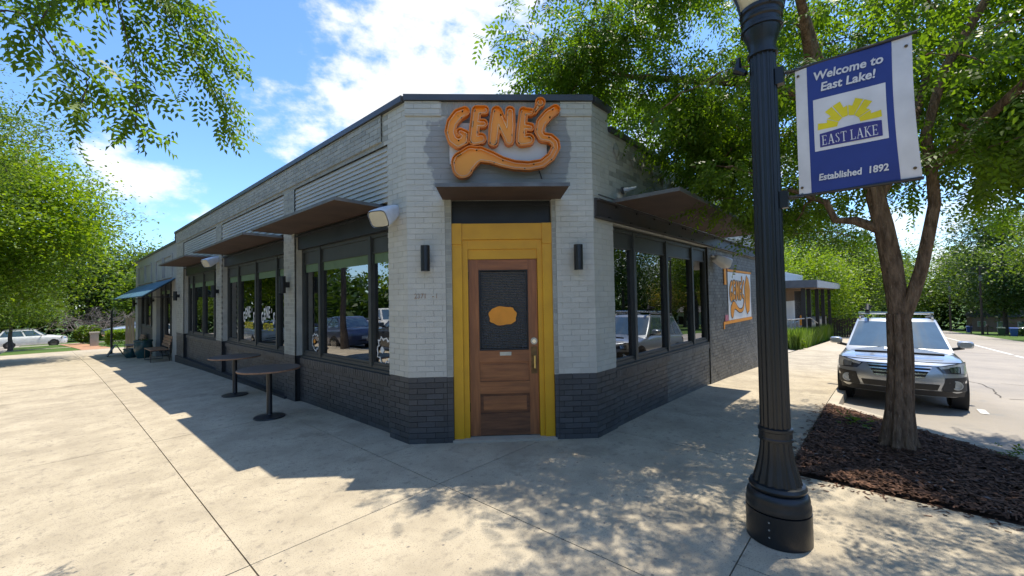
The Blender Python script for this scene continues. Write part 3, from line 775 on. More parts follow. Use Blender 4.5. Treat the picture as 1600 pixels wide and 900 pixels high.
# round white and orange decals in the low corners of the first window
for s, rr in ((7.42, .15), (5.20, .19)):
    dc = MB(); nn_ = 26; vs = []
    for i in range(nn_):
        a = 2 * math.pi * i / nn_; ro = rr * (1 + .13 * math.sin(i * 2.7) + .08 * math.sin(i * 5.1)); ri = ro * (.86 + .06 * math.sin(i * 1.9))
        vs += [(2.941 + .166, s + ro * math.cos(a), 1.06 + ro * math.sin(a)), (2.941 + .166, s + ri * math.cos(a), 1.06 + ri * math.sin(a))]
    dc.add(vs, [(2 * i, 2 * i + 1, (2 * i + 3) % (2 * nn_), (2 * i + 2) % (2 * nn_)) for i in range(nn_)])
    dc.build('decal', 'white_paint', bld)
    dc = MB(); vs = [(2.941 + .1665, s + .05 + rr * .25 * math.cos(i * .63) * (1 + .3 * math.sin(i * 3)), 1.07 + rr * .25 * math.sin(i * .63)) for i in range(10)]
    dc.add(vs, [tuple(range(10))]); dc.build('decal', 'orange_flat' if s > 7 else 'white_paint', bld)

# --- steel lintels and canopies
for i, (a, b) in enumerate(BAYS):
    bm_ = MB(); bm_.fbox(FL, a + .002, b - .002, -.14, -.06, 2.702, 2.985); bm_.fbox(FL, a + .002, b - .002, -.0598, -.01, 2.93, 2.95)
    bm_.build('lintel', 'steel_dark', bld)
CAN = [(4.93, 8.02), (8.50, 12.35), (13.25, 17.05)]
for a, b in CAN:
    c = MB().fbox(FL, a, b, -.06, .645, 2.992, 3.018).build('canopy', 'corten', bld)
    MB().fbox(FL, a - .004, b + .004, .6455, .653, 2.985, 3.026).fbox(FL, a - .006, a - .0005, -.0, .645, 2.985, 3.026).fbox(FL, b + .0005, b + .006, 0, .645, 2.985, 3.026).build('edge_trim', 'steel_grey', c)
c = MB().fbox(FC, .44, 1.915, -.05, .615, 2.992, 3.018).build('canopy', 'corten', bld)
MB().fbox(FC, .436, 1.919, .6155, .623, 2.985, 3.026).build('edge_trim', 'steel_grey', c)
# right canopy and its steel channel
c = MB().fbox(FR, 4.95, 9.78, .085, .94, 2.992, 3.02).build('canopy', 'corten', bld)
MB().fbox(FR, 4.945, 9.785, .9405, .949, 2.985, 3.03).fbox(FR, 4.943, 4.9495, .085, .94, 2.985, 3.03).fbox(FR, 9.7805, 9.787, .085, .94, 2.985, 3.03).build('edge_trim', 'steel_grey', c)
ch = MB().fbox(FR, 4.60, XE, .0, .03, 2.752, 3.005).fbox(FR, 4.60, XE, .0305, .085, 2.752, 2.768).fbox(FR, 4.60, XE, .0305, .085, 2.972, 2.988)
ch = ch.build('steel_channel', 'steel_beam', bld)
MB().fbox(FR, 4.60, XE, .06, .075, 3.03, 3.045).build('rail', 'steel_grey', ch)
x = 4.9
while x < XE - .2:
    for dx in ((0, .12) if random.random() < .5 else (0,)):
        MB().fbox(FR, x + dx, x + dx + .05, .031, .05, 2.775, 2.80).build('bolt', 'black', ch)
        MB().fbox(FR, x + dx + .2, x + dx + .25, .031, .05, 2.94, 2.965).build('bolt', 'black', ch)
    x += .62

# --- corner door with its yellow frame
dk = MB().fbox(FC, .536, 1.786, -.14, -.09, 2.70, 2.99).fbox(FC, .536, 1.786, -.0895, -.07, 2.93, 2.96).build('transom_panel', 'steel_dark', bld)
yf = MB()
yf.fbox(FC, .543, .665, -.16, -.045, 0.0, 2.44); yf.fbox(FC, 1.675, 1.795, -.16, -.045, 0.0, 2.44)          # pilasters
yf.fbox(FC, .543, .665, -.16, -.030, 2.4405, 2.70); yf.fbox(FC, 1.675, 1.795, -.16, -.030, 2.4405, 2.70)       # caps
yf.fbox(FC, .6655, 1.6745, -.16, -.05, 2.50, 2.70)
door_frame = yf.build('door_frame', 'yellow', bld)
MB().fbox(FC, .6655, .735, -.18, -.075, 0.0, 2.498).fbox(FC, 1.612, 1.6745, -.18, -.075, 0.0, 2.498).fbox(FC, .7355, 1.6115, -.18, -.078, 2.38, 2.498).build('inner_casing', 'yellow', door_frame)
MB().fbox(FC, .7355, 1.6115, -.18, -.10, 2.255, 2.379).build('head_board', 'yellow', door_frame)
MB().fbox(FC, .62, .66, -.046, -.038, 2.441, 2.46).build('moulding', 'yellow', door_frame)
MB().fbox(FC, .53, 1.81, -.25, .02, -.05, .028).build('threshold', 'concrete_old', bld)
D0, D1 = -.165, -.115
door = MB().fbox(FC, .738, .865, D0, D1, .04, 2.25).build('door', 'door_wood', bld)
MB().fbox(FC, 1.49, 1.608, D0, D1, .04, 2.25).build('stile', 'door_wood', door)
for z0, z1, m in ((.04, .315, 'door_worn'), (.557, .71, 'door_wood_h'), (.955, 1.10, 'door_wood_h'), (2.12, 2.25, 'door_wood_h')):
    MB().fbox(FC, .8655, 1.4895, D0, D1 - .001, z0, z1).build('rail', m, door)
for z0, z1 in ((.316, .556), (.711, .954)):
    MB().fbox(FC, .8655, 1.4895, D0, D1 - .022, z0, z1).build('panel', 'door_worn' if z0 < .4 else 'door_wood_h', door)
    MB().fbox(FC, .905, 1.45, D1 - .0215, D1 - .012, z0 + .032, z1 - .032).build('panel_field', 'door_wood_h', door)
MB().fbox(FC, .8655, 1.4895, D1 - .04, D1 - .028, 1.1005, 2.1195).build('pane', 'glass_door', door)
gb = MB()
for a, b, z0, z1 in ((.866, .882, 1.101, 2.119), (1.473, 1.489, 1.101, 2.119), (.8825, 1.4725, 1.101, 1.115), (.8825, 1.4725, 2.105, 2.119)): gb.fbox(FC, a, b, D1 - .027, D1 - .012, z0, z1)
gb.build('glazing_bead', 'black', door)
MB().fbox(FC, .8655, 1.4895, -.30, -.29, .9, 2.13).build('dark_backing', 'interior', door)  # near-black sheet standing in for the unlit room behind the glass
lk = MB(); 
def fdisc(fr, s, z, d0, d1, r, n=24):
    b = MB(); o, u, nn = fr; P = lambda q, d, zz: (o[0] + u[0] * q + nn[0] * d, o[1] + u[1] * q + nn[1] * d, zz)
    v = [P(s + r * math.cos(2 * math.pi * i / n), d0, z + r * math.sin(2 * math.pi * i / n)) for i in range(n)] + [P(s + r * math.cos(2 * math.pi * i / n), d1, z + r * math.sin(2 * math.pi * i / n)) for i in range(n)]
    fs = [tuple(range(n)), tuple(range(2 * n - 1, n - 1, -1))] + [(i, n + i, n + (i + 1) % n, (i + 1) % n) for i in range(n)]
    return b.add(v, fs)


dl = fdisc(FC, 1.555, 1.21, D1 + .001, D1 + .014, .043).build('deadbolt', 'cream', door); fdisc(FC, 1.555, 1.21, D1 + .0145, D1 + .022, .024).build('lock_cylinder', 'chrome', dl)
hp = MB().fbox(FC, 1.515, 1.592, D1 + .001, D1 + .006, .80, 1.14).build('handle_plate', 'brass_old', door)
MB().fbox(FC, 1.548, 1.562, D1 + .0065, D1 + .05, .875, .892).fbox(FC, 1.548, 1.562, D1 + .0065, D1 + .05, 1.015, 1.032).fbox(FC, 1.546, 1.564, D1 + .0505, D1 + .062, .875, 1.032).build('pull_handle', 'brass', hp)
MB().fbox(FC, 1.12, 1.265, D1 + .001, D1 + .005, 1.035, 1.08).build('letter_plate', 'cream', door)
for z in (.35, 1.15, 2.0): MB().fbox(FC, .727, .743, -.12, -.095, z, z + .1).build('hinge', 'brass_old', door)
# plain orange sticker on the door glass with a dark edge
stp = [(.175 * math.copysign(abs(math.cos(a)) ** .8, math.cos(a)) * (1 + .05 * math.sin(9 * a)), .118 * math.copysign(abs(math.sin(a)) ** .75, math.sin(a)) * (1 + .05 * math.cos(7 * a)) - .0) for a in np.linspace(0, 2 * math.pi, 37)[:-1]]
for k, d, m in ((1.07, D1 - .0265, 'black'), (1.0, D1 - .0255, 'orange_flat')):
    b = MB(); o, u, nn = FC
    b.add([(o[0] + u[0] * (1.165 + a * k) + nn[0] * d, o[1] + u[1] * (1.165 + a * k) + nn[1] * d, 1.535 + z * k) for a, z in stp], [tuple(range(len(stp)))])
    b.build('sticker', m, door)
text_obj('house_number', '2371', .085, 'rust_mark', bld, FC, .155, 1.80, .006, bold=.001, xs=.9)
text_obj('house_number', '- I', .085, 'rust_mark', bld, FC, .33, 1.80, .006, bold=.001, xs=.9)
# iron anchor plates on the right wall
for (x, z) in ((5.21, 3.76), (5.71, 3.735), (6.03, 3.715), (6.36, 3.70), (6.78, 3.69), (7.2, 3.68)):
    b = MB(); b.add([(x - .10, 2.70, z), (x, 2.70, z - .12), (x + .10, 2.70, z), (x, 2.70, z + .12), (x, 2.672, z)], [(0, 1, 4), (1, 2, 4), (2, 3, 4), (3, 0, 4)])
    b.build('anchor_plate', 'brick_thin', bld)

# --- blue awning of the wing
for a, b in ((18.45, 22.9), (23.0, 27.6)):
    aw = MB(); t = .03
    x0, z0, x1, z1 = 2.93, 2.70, 2.06, 2.08
    aw.add([(x0, a, z0), (x1, a, z1), (x1, b, z1), (x0, b, z0), (x0, a, z0 - t), (x1, a, z1 - t), (x1, b, z1 - t), (x0, b, z0 - t)],
           [(0, 1, 2, 3), (4, 7, 6, 5), (0, 4, 5, 1), (1, 5, 6, 2), (2, 6, 7, 3)])
    awo = aw.build('awning', 'awning_blue', bld)
    fr_ = MB()
    for y in (a + .02, b - .02): fr_.tube([(x0 - .02, y, z0 - .06), (x1 + .02, y, z1 - .05)], .018, 6).tube([(x0, y, z1 - .05), (x1 + .02, y, z1 - .05)], .015, 6)
    fr_.build('awning_frame', 'steel_dark', awo)

# --- bricks: the 300 that show largest are objects, the rest one mesh
CAMP = Vector((0, 0, 1.75))


def brick_rank(b):
    fr, p, q, d, za, zb, m = b; o, u, n = fr; s = (p + q) / 2
    c = Vector((o[0] + u[0] * s, o[1] + u[1] * s, (za + zb) / 2)); v = CAMP - c; D = v.length
    return -(q - p) * (zb - za) * abs(v.x * n[0] + v.y * n[1]) / D ** 3


BR.sort(key=brick_rank)
unit = {}
for m in ('brick_light', 'brick_dark', 'brick_thin', 'patch_grey', 'brick_char'):
    me = bpy.data.meshes.new('brick'); bb = MB().box(-.5, .5, -.5, .5, -.5, .5); me.from_pydata(bb.v, [], bb.f); me.materials.append(MATS[m]); unit[m] = me
DEP = .03
for b in BR[:300]:
    fr, p, q, d, za, zb, m = b; o, u, n = fr; s = (p + q) / 2; dd = d - DEP / 2
    ob = bpy.data.objects.new('brick', unit[m]); COL.objects.link(ob); ob.parent = bld
    ob.location = Vector((o[0] + u[0] * s + n[0] * dd, o[1] + u[1] * s + n[1] * dd, (za + zb) / 2)) - bld.location
    ob.rotation_euler = (0, 0, math.atan2(u[1], u[0])); ob.scale = (q - p, DEP, zb - za)
slot = {m: i for i, m in enumerate(unit)}
rest = BR[300:]; bb = MB(); mi = []
for fr, p, q, d, za, zb, m in rest:
    bb.fbox(fr, p, q, d - DEP, d, za, zb); mi += [slot[m]] * 6
bo = bb.build('bricks', 'brick_light', bld); bo.data.materials.clear()
for m in unit: bo.data.materials.append(MATS[m])
bo.data.polygons.foreach_set('material_index', mi); bo.data.update(); tag(bo, kind='stuff')


# ================================================================== lettering with a swelling stroke (sign and mural)
def sdf_contours(strokes, step, level, k=0.0):
    pts = [p for st in strokes for p in st]
    x0 = min(p[0] - p[2] for p in pts) - 4 * step; x1 = max(p[0] + p[2] for p in pts) + 4 * step
    y0 = min(p[1] - p[2] for p in pts) - 4 * step; y1 = max(p[1] + p[2] for p in pts) + 4 * step
    xs = np.arange(x0, x1, step); ys = np.arange(y0, y1, step); X, Y = np.meshgrid(xs, ys); D = np.full(X.shape, 1e9)
    for st in strokes:
        segs = list(zip(st[:-1], st[1:])) if len(st) > 1 else [(st[0], st[0])]
        for a, b in segs:
            dx, dy = b[0] - a[0], b[1] - a[1]; L2 = dx * dx + dy * dy + 1e-9
            t = np.clip(((X - a[0]) * dx + (Y - a[1]) * dy) / L2, 0, 1)
            d = np.hypot(X - a[0] - t * dx, Y - a[1] - t * dy) - (a[2] + (b[2] - a[2]) * t)
            D = np.minimum(D, d)
    D = D - level
    segs = {}
    def ip(i0, j0, i1, j1):
        a, b = D[j0, i0], D[j1, i1]; t = a / (a - b); return (xs[i0] + (xs[i1] - xs[i0]) * t, ys[j0] + (ys[j1] - ys[j0]) * t)
    nxt = {}; P = {}
    for j in range(len(ys) - 1):
        for i in range(len(xs) - 1):
            c = (D[j, i] < 0) | (D[j, i + 1] < 0) << 1 | (D[j + 1, i + 1] < 0) << 2 | (D[j + 1, i] < 0) << 3
            c = int(c)
            if c in (0, 15): continue
            E = {'b': ((i, j), (i + 1, j)), 'r': ((i + 1, j), (i + 1, j + 1)), 't': ((i, j + 1), (i + 1, j + 1)), 'l': ((i, j), (i, j + 1))}
            tab = {1: ['lb'], 2: ['br'], 3: ['lr'], 4: ['rt'], 5: ['lt', 'rb'], 6: ['bt'], 7: ['lt'], 8: ['tl'], 9: ['tb'], 10: ['bl', 'tr'], 11: ['tr'], 12: ['rl'], 13: ['rb'], 14: ['bl']}[c]
            for a, b in tab:
                for e in (a, b):
                    if E[e] not in P: P[E[e]] = ip(*E[e][0], *E[e][1])
                nxt[E[a]] = E[b]
    loops = []
    while nxt:
        s0, cur = next(iter(nxt.items())); lp = [s0]; nxt.pop(s0)
        while cur != s0 and cur in nxt: lp.append(cur); cur = nxt.pop(cur)
        if len(lp) > 6: loops.append([P[e] for e in lp])
    return loops


def area(l): return sum(a[0] * b[1] - b[0] * a[1] for a, b in zip(l, l[1:] + l[:1])) / 2


GENES = {
    'G': [[(350, 178, 30), (305, 200, 36), (262, 255, 34), (246, 320, 33), (262, 372, 34), (298, 398, 35), (338, 380, 33), (348, 340, 28), (318, 322, 24)]],
    'E': [[(432, 172, 30), (418, 270, 30), (408, 372, 34)], [(432, 170, 28), (488, 168, 27)], [(425, 262, 25), (478, 262, 26)], [(412, 378, 34), (460, 368, 34)]],
    'N': [[(545, 388, 34), (556, 280, 36), (572, 178, 34)], [(575, 185, 34), (612, 275, 34), (656, 378, 30)], [(656, 380, 32), (664, 280, 33), (666, 175, 30)]],
    'E2': [[(760, 178, 28), (748, 275, 30), (740, 380, 34)], [(760, 178, 26), (812, 182, 22)], [(752, 278, 25), (806, 288, 25)], [(745, 384, 34), (794, 374, 36)]],
    'apostrophe': [[(838, 180, 13), (868, 135, 16)], [(880, 112, 31)]],
    'S': [[(985, 162, 30), (935, 195, 32), (885, 255, 33), (868, 320, 29), (890, 358, 28), (945, 366, 27), (978, 395, 27), (984, 432, 26), (950, 495, 26), (885, 545, 26), (790, 562, 27), (690, 555, 28), (600, 530, 31), (530, 500, 38), (450, 478, 50), (390, 492, 68), (335, 540, 80), (330, 572, 70)]],
}
sg = empty('restaurant_sign', (3.72, 3.58, 3.2), "orange bubble letter neon sign reading GENE'S with a long tail above the corner door", 'sign')
MPP = .00802 / 4.5
def sgP(zx, zy, d):
    s = .500 + (650 + zx / 4.5 - 697) * .00785; z = 3.64 - (140 + zy / 4.5 - 230) * .00785
    o, u, n = FC
    return (o[0] + u[0] * s + n[0] * d, o[1] + u[1] * s + n[1] * d, z)


def fill(loops, f):
    """triangles for the loops, points mapped by f"""
    vs = [Vector((p[0], p[1], 0)) for l in loops for p in l]
    tris = tessellate_polygon([[Vector((p[0], p[1], 0)) for p in l] for l in loops])
    return [f(v.x, v.y) for v in vs], [tuple(t) for t in tris]


for key, st in GENES.items():
    o0 = sdf_contours(st, 3.2, 5.5); o1 = sdf_contours(st, 3.2, -0.5); o2 = sdf_contours(st, 3.2, -13.0)
    dB, dF = .07, .155
    b = MB(); v, f = fill(o1, lambda x, y: sgP(x, y, dB + .03)); b.add(v, f)
    ltr = b.build('letter', 'orange', sg)
    b = MB()
    for lp, flip in [(l, 1) for l in o0] + [(l, 0) for l in o1]:
        n = len(lp); v = [sgP(x, y, dB) for x, y in lp] + [sgP(x, y, dF) for x, y in lp]
        b.add(v, [(i, (i + 1) % n, n + (i + 1) % n, n + i) for i in range(n)])
    v, f = fill(o0 + [l[::-1] for l in o1], lambda x, y: sgP(x, y, dF)); b.add(v, f)
    v, f = fill(o0, lambda x, y: sgP(x, y, dB)); b.add(v, f)
    b.build('rim', 'orange_rim', ltr)
    b = MB()
    for lp in o2:
        q = lp[::3]; m3 = int(len(q) * .94)
        if m3 > 3: b.tube([sgP(x, y, dB + .062) for x, y in q[:m3]], .0042, 5)
    if b.v: b.build('neon_tube', 'neon_tube', ltr)
    b = MB()
    for lp in o2:
        for i in range(4, len(lp), 80):
            x, y = lp[i]; p = sgP(x, y, dB + .032); b.box(p[0] - .006, p[0] + .006, p[1] - .006, p[1] + .006, p[2] - .011, p[2] + .011)
        i0 = int(len(lp) * random.uniform(.1, .5)); seg = lp[i0:i0 + 16]
        if len(seg) > 6: b.tube([sgP(x, y, dB + .05) for x, y in seg[::3]], .009, 5)
    if b.v: tag(b.build('tube_support', 'black', ltr), kind='stuff')
b = MB(); pv = [sgP(235, 240, .02), sgP(925, 240, .02), sgP(925, 530, .02), sgP(235, 530, .02), sgP(235, 240, .06), sgP(925, 240, .06), sgP(925, 530, .06), sgP(235, 530, .06)]
b.add(pv, [(0, 1, 2, 3), (7, 6, 5, 4), (0, 4, 5, 1), (1, 5, 6, 2), (2, 6, 7, 3), (3, 7, 4, 0)]); b.build('backing_panel', 'sign_white', sg)
b = MB().tube([sgP(860, 575, .10), sgP(890, 632, .004)], .006, 6).tube([sgP(300, 200, .10), sgP(300, 200, .0)], .012, 6).tube([sgP(870, 130, .10), sgP(870, 130, .0)], .012, 6); b.build('bracket', 'black', sg)

# painted wall sign on the right facade
mu = empty('painted_wall_sign', (11.4, 2.70, 1.2), "white painted wall panel with orange GENE'S lettering on the dark brick wall", 'sign')
MUx0, MUx1, MUz0, MUz1 = 10.42, 12.55, 1.16, 2.28
MB().box(MUx0, MUx1, 2.700, 2.7135 - .006, MUz0, MUz1).build('panel', 'white_paint', mu)
MB().box(MUx0 - .35, MUx1 + .05, 2.694, 2.703, MUz0 - .075, MUz0 - .01).box(MUx0 - .02, MUx1 + .05, 2.694, 2.703, MUz1 + .01, MUz1 + .06).box(MUx0 - .42, MUx0 - .35, 2.694, 2.703, MUz0 - .17, MUz0 - .02).build('border', 'orange_flat', mu)
MB().box(MUx0 - .3, MUx0 - .06, 2.693, 2.702, MUz0 + .0, MUz0 + .13).build('flourish', 'pink', mu); MB().box(MUx0 - .16, MUx0 + .02, 2.693, 2.702, MUz1 + .065, MUz1 + .34).build('flourish', 'pink', mu)
MB().box(MUx0 - .30, MUx0 - .14, 2.692, 2.702, MUz1 - .30, MUz1 + .20).build('flourish', 'orange_flat', mu)
mp_ = lambda x, y, d: (MUx0 + .08 + (x - 210) * .00172, 2.700 - d, MUz1 - .10 - (y - 95) * .00178)
for key, st in GENES.items():
    for lev, d, m in ((7.0, .004, 'black'), (-5.0, .007, 'orange_flat')):
        lo = sdf_contours(st, 5.0, lev)
        if lo: b = MB(); v, f = fill(lo, lambda x, y: mp_(x, y, d)); b.add(v, f); b.build('letter', m, mu)
bp = [(MUx0 + 1.75 + .27 * math.cos(a) * (1 + .10 * math.sin(5 * a)), MUz0 + .58 + .47 * math.sin(a) * (1 + .06 * math.cos(7 * a))) for a in np.linspace(0, 6.28, 28)[:-1]]
for k, d, m in ((1.05, .004, 'black'), (1.0, .007, 'orange_flat')):
    b = MB(); b.add([(MUx0 + 1.75 + (x - MUx0 - 1.75) * k, 2.700 - d, MUz0 + .58 + (z - MUz0 - .58) * k) for x, z in bp], [tuple(range(len(bp)))]); b.build('orange_shape', m, mu)


# ================================================================== wall fittings
def sconce(fr, s, z, label, h=.31):
    o, u, n = fr; P = lambda d: (o[0] + u[0] * s + n[0] * d, o[1] + u[1] * s + n[1] * d)
    c = P(.115); t = empty('wall_lamp', (P(0)[0], P(0)[1], z), label, 'wall lamp', 'black cylinder lamps on the restaurant walls')
    MB().lathe([(.045, z - h / 2), (.0555, z - h / 2), (.0555, z + h / 2), (.045, z + h / 2), (.045, z + h / 2 - .03), (.0, z + h / 2 - .03)], 24, (c[0], c[1], 0)).build('shade', 'black_satin', t, smooth=True)
    MB().fbox(fr, s - .025, s + .025, .0, .065, z - .05, z + .05).build('bracket', 'black_satin', t)


sconce(FC, .238, 2.255, 'black cylinder lamp on pale pier left of the corner door')
sconce(FC, 2.10, 2.245, 'black cylinder lamp on pale pier right of the corner door')
sconce(FL, 8.15, 2.08, 'black cylinder lamp on brick pier between first and second side windows')
sconce(FL, 12.9, 2.08, 'black cylinder lamp on brick pier between second and third side windows')
sconce(FL, 17.8, 2.05, 'black cylinder lamp on the pier just before the blue awning')
sconce(FL, 22.85, 1.95, 'black cylinder lamp on the pier under the middle of the blue awning')
sconce(FL, 28.1, 1.85, 'black cylinder lamp on the farthest pier at the end of the restaurant')


def speaker(loc, yaw, pitch, label, sc=1.0):
    t = empty('outdoor_speaker', loc, label, 'loudspeaker', 'white speakers on the restaurant walls')
    w, h, l = .105 * sc, .085 * sc, .26 * sc
    b = MB(); pr = [(-l / 2, .62, .5), (-l / 2 + .03, .72, .62), (0, .9, .85), (l / 2 - .02, 1.0, 1.0), (l / 2, .97, .95)]
    rings = []
    for x, kw, kh in pr:
        rings += [(x, w * kw * math.copysign(abs(math.cos(a)) ** .45, math.cos(a)), h * kh * math.copysign(abs(math.sin(a)) ** .45, math.sin(a))) for a in np.linspace(0, 2 * math.pi, 25)[:-1]]
    rot = Matrix.Rotation(yaw, 3, 'Z') @ Matrix.Rotation(pitch, 3, 'Y')
    L_ = Vector(loc); T = lambda p: tuple(L_ + rot @ Vector(p))
    fs = [(i * 24 + k, i * 24 + (k + 1) % 24, (i + 1) * 24 + (k + 1) % 24, (i + 1) * 24 + k) for i in range(4) for k in range(24)] + [tuple(range(23, -1, -1))]
    b.add([T(p) for p in rings], fs); b.build('cabinet', 'white_plastic', t, smooth=True)
    b = MB(); b.add([T((l / 2 - .004, p[1] * .9, p[2] * .88)) for p in rings[-24:]], [tuple(range(24))]); b.build('grille', 'grille_cream', t)
    b = MB().tube([T((-l / 2, 0, 0)), T((-l / 2 - .07, 0, .01))], .022 * sc, 8); b.build('bracket', 'white_plastic', t)


speaker((2.80, 4.60, 2.83), R_(200), R_(30), 'large white speaker on the corner pier beside the first side window', 1.35)
speaker((2.80, 12.95, 2.87), R_(200), R_(28), 'white speaker on the brick pier below the far side canopies', 1.35)
speaker((9.45, 2.57, 2.47), R_(-38), R_(25), 'white speaker on dark brick beside the painted wall sign', 1.3)
cm = empty('wall_camera', (5.30, 2.70, 3.23), 'small grey camera fixed to brick above the right canopy', 'floodlight')  # small camera housing on the wall, gives no light
MB().lathe([(.05, 0), (.05, .02), (.0, .02)], 16, (5.30, 2.66, 3.22), axis='y').build('base', 'steel_grey', cm)
MB().tube([(5.30, 2.66, 3.22), (5.34, 2.60, 3.23), (5.46, 2.55, 3.27)], [.035, .03, .016], 8).build('head', 'white_plastic', cm, smooth=True)


# ================================================================== pavement furniture
def table(loc, ang, label):
    x, y = loc; z = gz(x, y) + .001; t = empty('pedestal_table', (x, y, z), label, 'table', 'round pedestal tables by the side windows')
    MB().lathe([(0.0, .722), (.40, .722), (.425, .726), (.43, .735), (.43, .752), (.425, .757), (0, .758)], 48, (x, y, z)).build('table_top', 'table_wood', t, smooth=True)
    MB().lathe([(.431, .728), (.434, .73), (.434, .75), (.431, .752)], 48, (x, y, z)).build('edge_band', 'bench_wood', t, smooth=True)
    MB().lathe([(.215, 0), (.22, .006), (.215, .018), (.12, .030), (.045, .045), (.040, .06), (.038, .70), (.10, .715), (.10, .7215)], 32, (x, y, z)).build('pedestal', 'black_satin', t, smooth=True)


table((2.28, 7.13), 0, 'round wooden table nearest the corner on a black pedestal')
table((2.43, 9.50), 0, 'second round wooden table farther along on a black pedestal')


def bench(y0, y1, label, x0=2.33, x1=2.84):
    z = gz(2.6, (y0 + y1) / 2); t = empty('bench', (2.6, (y0 + y1) / 2, z), label, 'bench', 'wood and black steel benches by the far wing')
    for i in range(5):
        a = x0 + i * (x1 - x0) / 5; MB().box(a + .005, a + (x1 - x0) / 5 - .005, y0, y1, z + .42, z + .45).build('seat_slat', 'bench_wood', t)
    for i in range(4):
        zz = z + .50 + i * .1; xo = x1 + .0 + i * .025
        MB().box(xo, xo + .025, y0, y1, zz, zz + .09).build('back_slat', 'bench_wood', t)
    for y in (y0 + .03, y1 - .03):
        MB().tube([(x1 + .11, y, z + .9), (x1 + .0, y, z + .42), (x0 + .02, y, z + .405), (x0 + .02, y, z + .015), (x1 + .03, y, z + .015), (x1 - .02, y, z + .3), (x1 + .02, y, z + .42)], .018, 6).build('leg', 'black_satin', t)


bench(18.95, 20.35, 'wooden slat bench with black legs just beyond the third window')
bench(25.4, 26.6, 'wooden slat bench farther away under the end of the blue awning')


def pot(x, y, r, h, label, plant=True):
    z = gz(x, y); t = empty('plant_pot', (x, y, z), label, 'plant pot', 'teal glazed pots under the awning')
    MB().lathe([(r * .62, 0), (r * .85, h * .25), (r, h * .6), (r * .93, h * .88), (r * 1.02, h * .9), (r * 1.02, h), (r * .9, h), (r * .85, h * .85), (0, h * .85)], 28, (x, y, z)).build('pot', 'teal_glaze', t, smooth=True)
    if plant:
        b = MB()
        for i in range(40):
            a = random.uniform(0, 6.28); l = random.uniform(.2, .4); c, s_ = math.cos(a), math.sin(a)
            p = [(x + c * q * l * .8, y + s_ * q * l * .8, z + h * .85 + l * (q * 1.1 - .7 * q * q)) for q in (0, .5, 1)]; w = .02
            b.add([(p[0][0] - s_ * w, p[0][1] + c * w, p[0][2]), (p[0][0] + s_ * w, p[0][1] - c * w, p[0][2]), (p[1][0] + s_ * w, p[1][1] - c * w, p[1][2]), (p[1][0] - s_ * w, p[1][1] + c * w, p[1][2]), p[2]], [(0, 1, 2, 3), (3, 2, 4)])
        b.build('foliage', 'leaf_dark', t)


pot(2.52, 22.2, .30, .72, 'tall teal glazed pot with a plant between the benches')
pot(2.25, 23.2, .24, .38, 'low teal glazed pot beside the tall planted one', False)
ab = empty('folding_board', (2.0, 25.9, gz(2, 25.9)), 'small black folding pavement board at the end of the restaurant', 'sign board')
zb = gz(2, 25.9)
for sgn in (-1, 1):
    b = MB(); b.add([(2.0 + sgn * .30, 25.6, zb), (2.0 + sgn * .30, 26.2, zb), (2.0 + sgn * .02, 26.2, zb + .5), (2.0 + sgn * .02, 25.6, zb + .5), (2.0 + sgn * .27, 25.6, zb), (2.0 + sgn * .27, 26.2, zb), (2.0, 26.2, zb + .5), (2.0, 25.6, zb + .5)],
                    [(0, 1, 2, 3), (7, 6, 5, 4), (0, 3, 7, 4), (1, 5, 6, 2), (3, 2, 6, 7), (0, 4, 5, 1)]); b.build('leaf', 'black', ab)
sc_ = empty('wood_screen', (2.6, 29.2, gz(2.6, 29.2)), 'pale upright board screen at the far end of the restaurant', 'fence')
for i in range(3): MB().box(2.62 + i * .12, 2.73 + i * .12, 29.15, 29.2, gz(2.6, 29.2) - .1, gz(2.6, 29.2) + 1.75).build('board', 'wood_grey', sc_)
pl = empty('sign_post', (2.05, 28.4, gz(2, 28.4)), 'thin black post beside the pale board screen', 'post')
MB().tube([(2.05, 28.4, gz(2, 28.4)), (2.05, 28.4, gz(2, 28.4) + 2.1)], .045, 8).build('post', 'black_satin', pl); MB().lathe([(.12, 0), (.12, .02), (.06, .04)], 12, (2.05, 28.4, gz(2, 28.4))).build('foot', 'black_satin', pl)

# ------------------------------------------------------------------ street lamp
LX, LY = 3.53, .63
lamp = empty('street_lamp', (LX, LY, 0), 'tall dark fluted iron street lamp with acorn globe standing on the corner pavement', 'street lamp')
c0 = (LX, LY, 0)
MB().lathe([(.20, 0), (.205, .005), (.205, .215), (.20, .216)], 48, c0).build('base_skirt', 'lamp_iron', lamp, smooth=True)
MB().lathe([(.19, .2165), (.203, .225), (.203, .262), (.196, .275), (.198, .30), (.192, .325), (.175, .345), (.165, .348), (.178, .36), (.182, .375), (.172, .395), (.158, .40)], 48, c0).build('base', 'lamp_iron', lamp, smooth=True)
MB().lathe([(.156, .4005), (.146, .44), (.128, .50), (.112, .57), (.102, .64), (.099, .695)], 96, c0, flute=(.40, .70, 16, .085)).build('flared_foot', 'lamp_iron', lamp, smooth=True)
MB().lathe([(.100, .6955), (.110, .70), (.110, .715), (.105, .72), (.105, .76), (.110, .765), (.110, .785), (.098, .79)], 48, c0).build('band', 'lamp_iron', lamp, smooth=True)
MB().lathe([(.096, .7905)] + [(.096 - .010 * i / 12, .80 + 2.70 * i / 12) for i in range(13)] + [(.086, 3.51)], 128, c0, flute=(.79, 3.52, 16, .10)).build('shaft', 'lamp_iron', lamp, smooth=True)
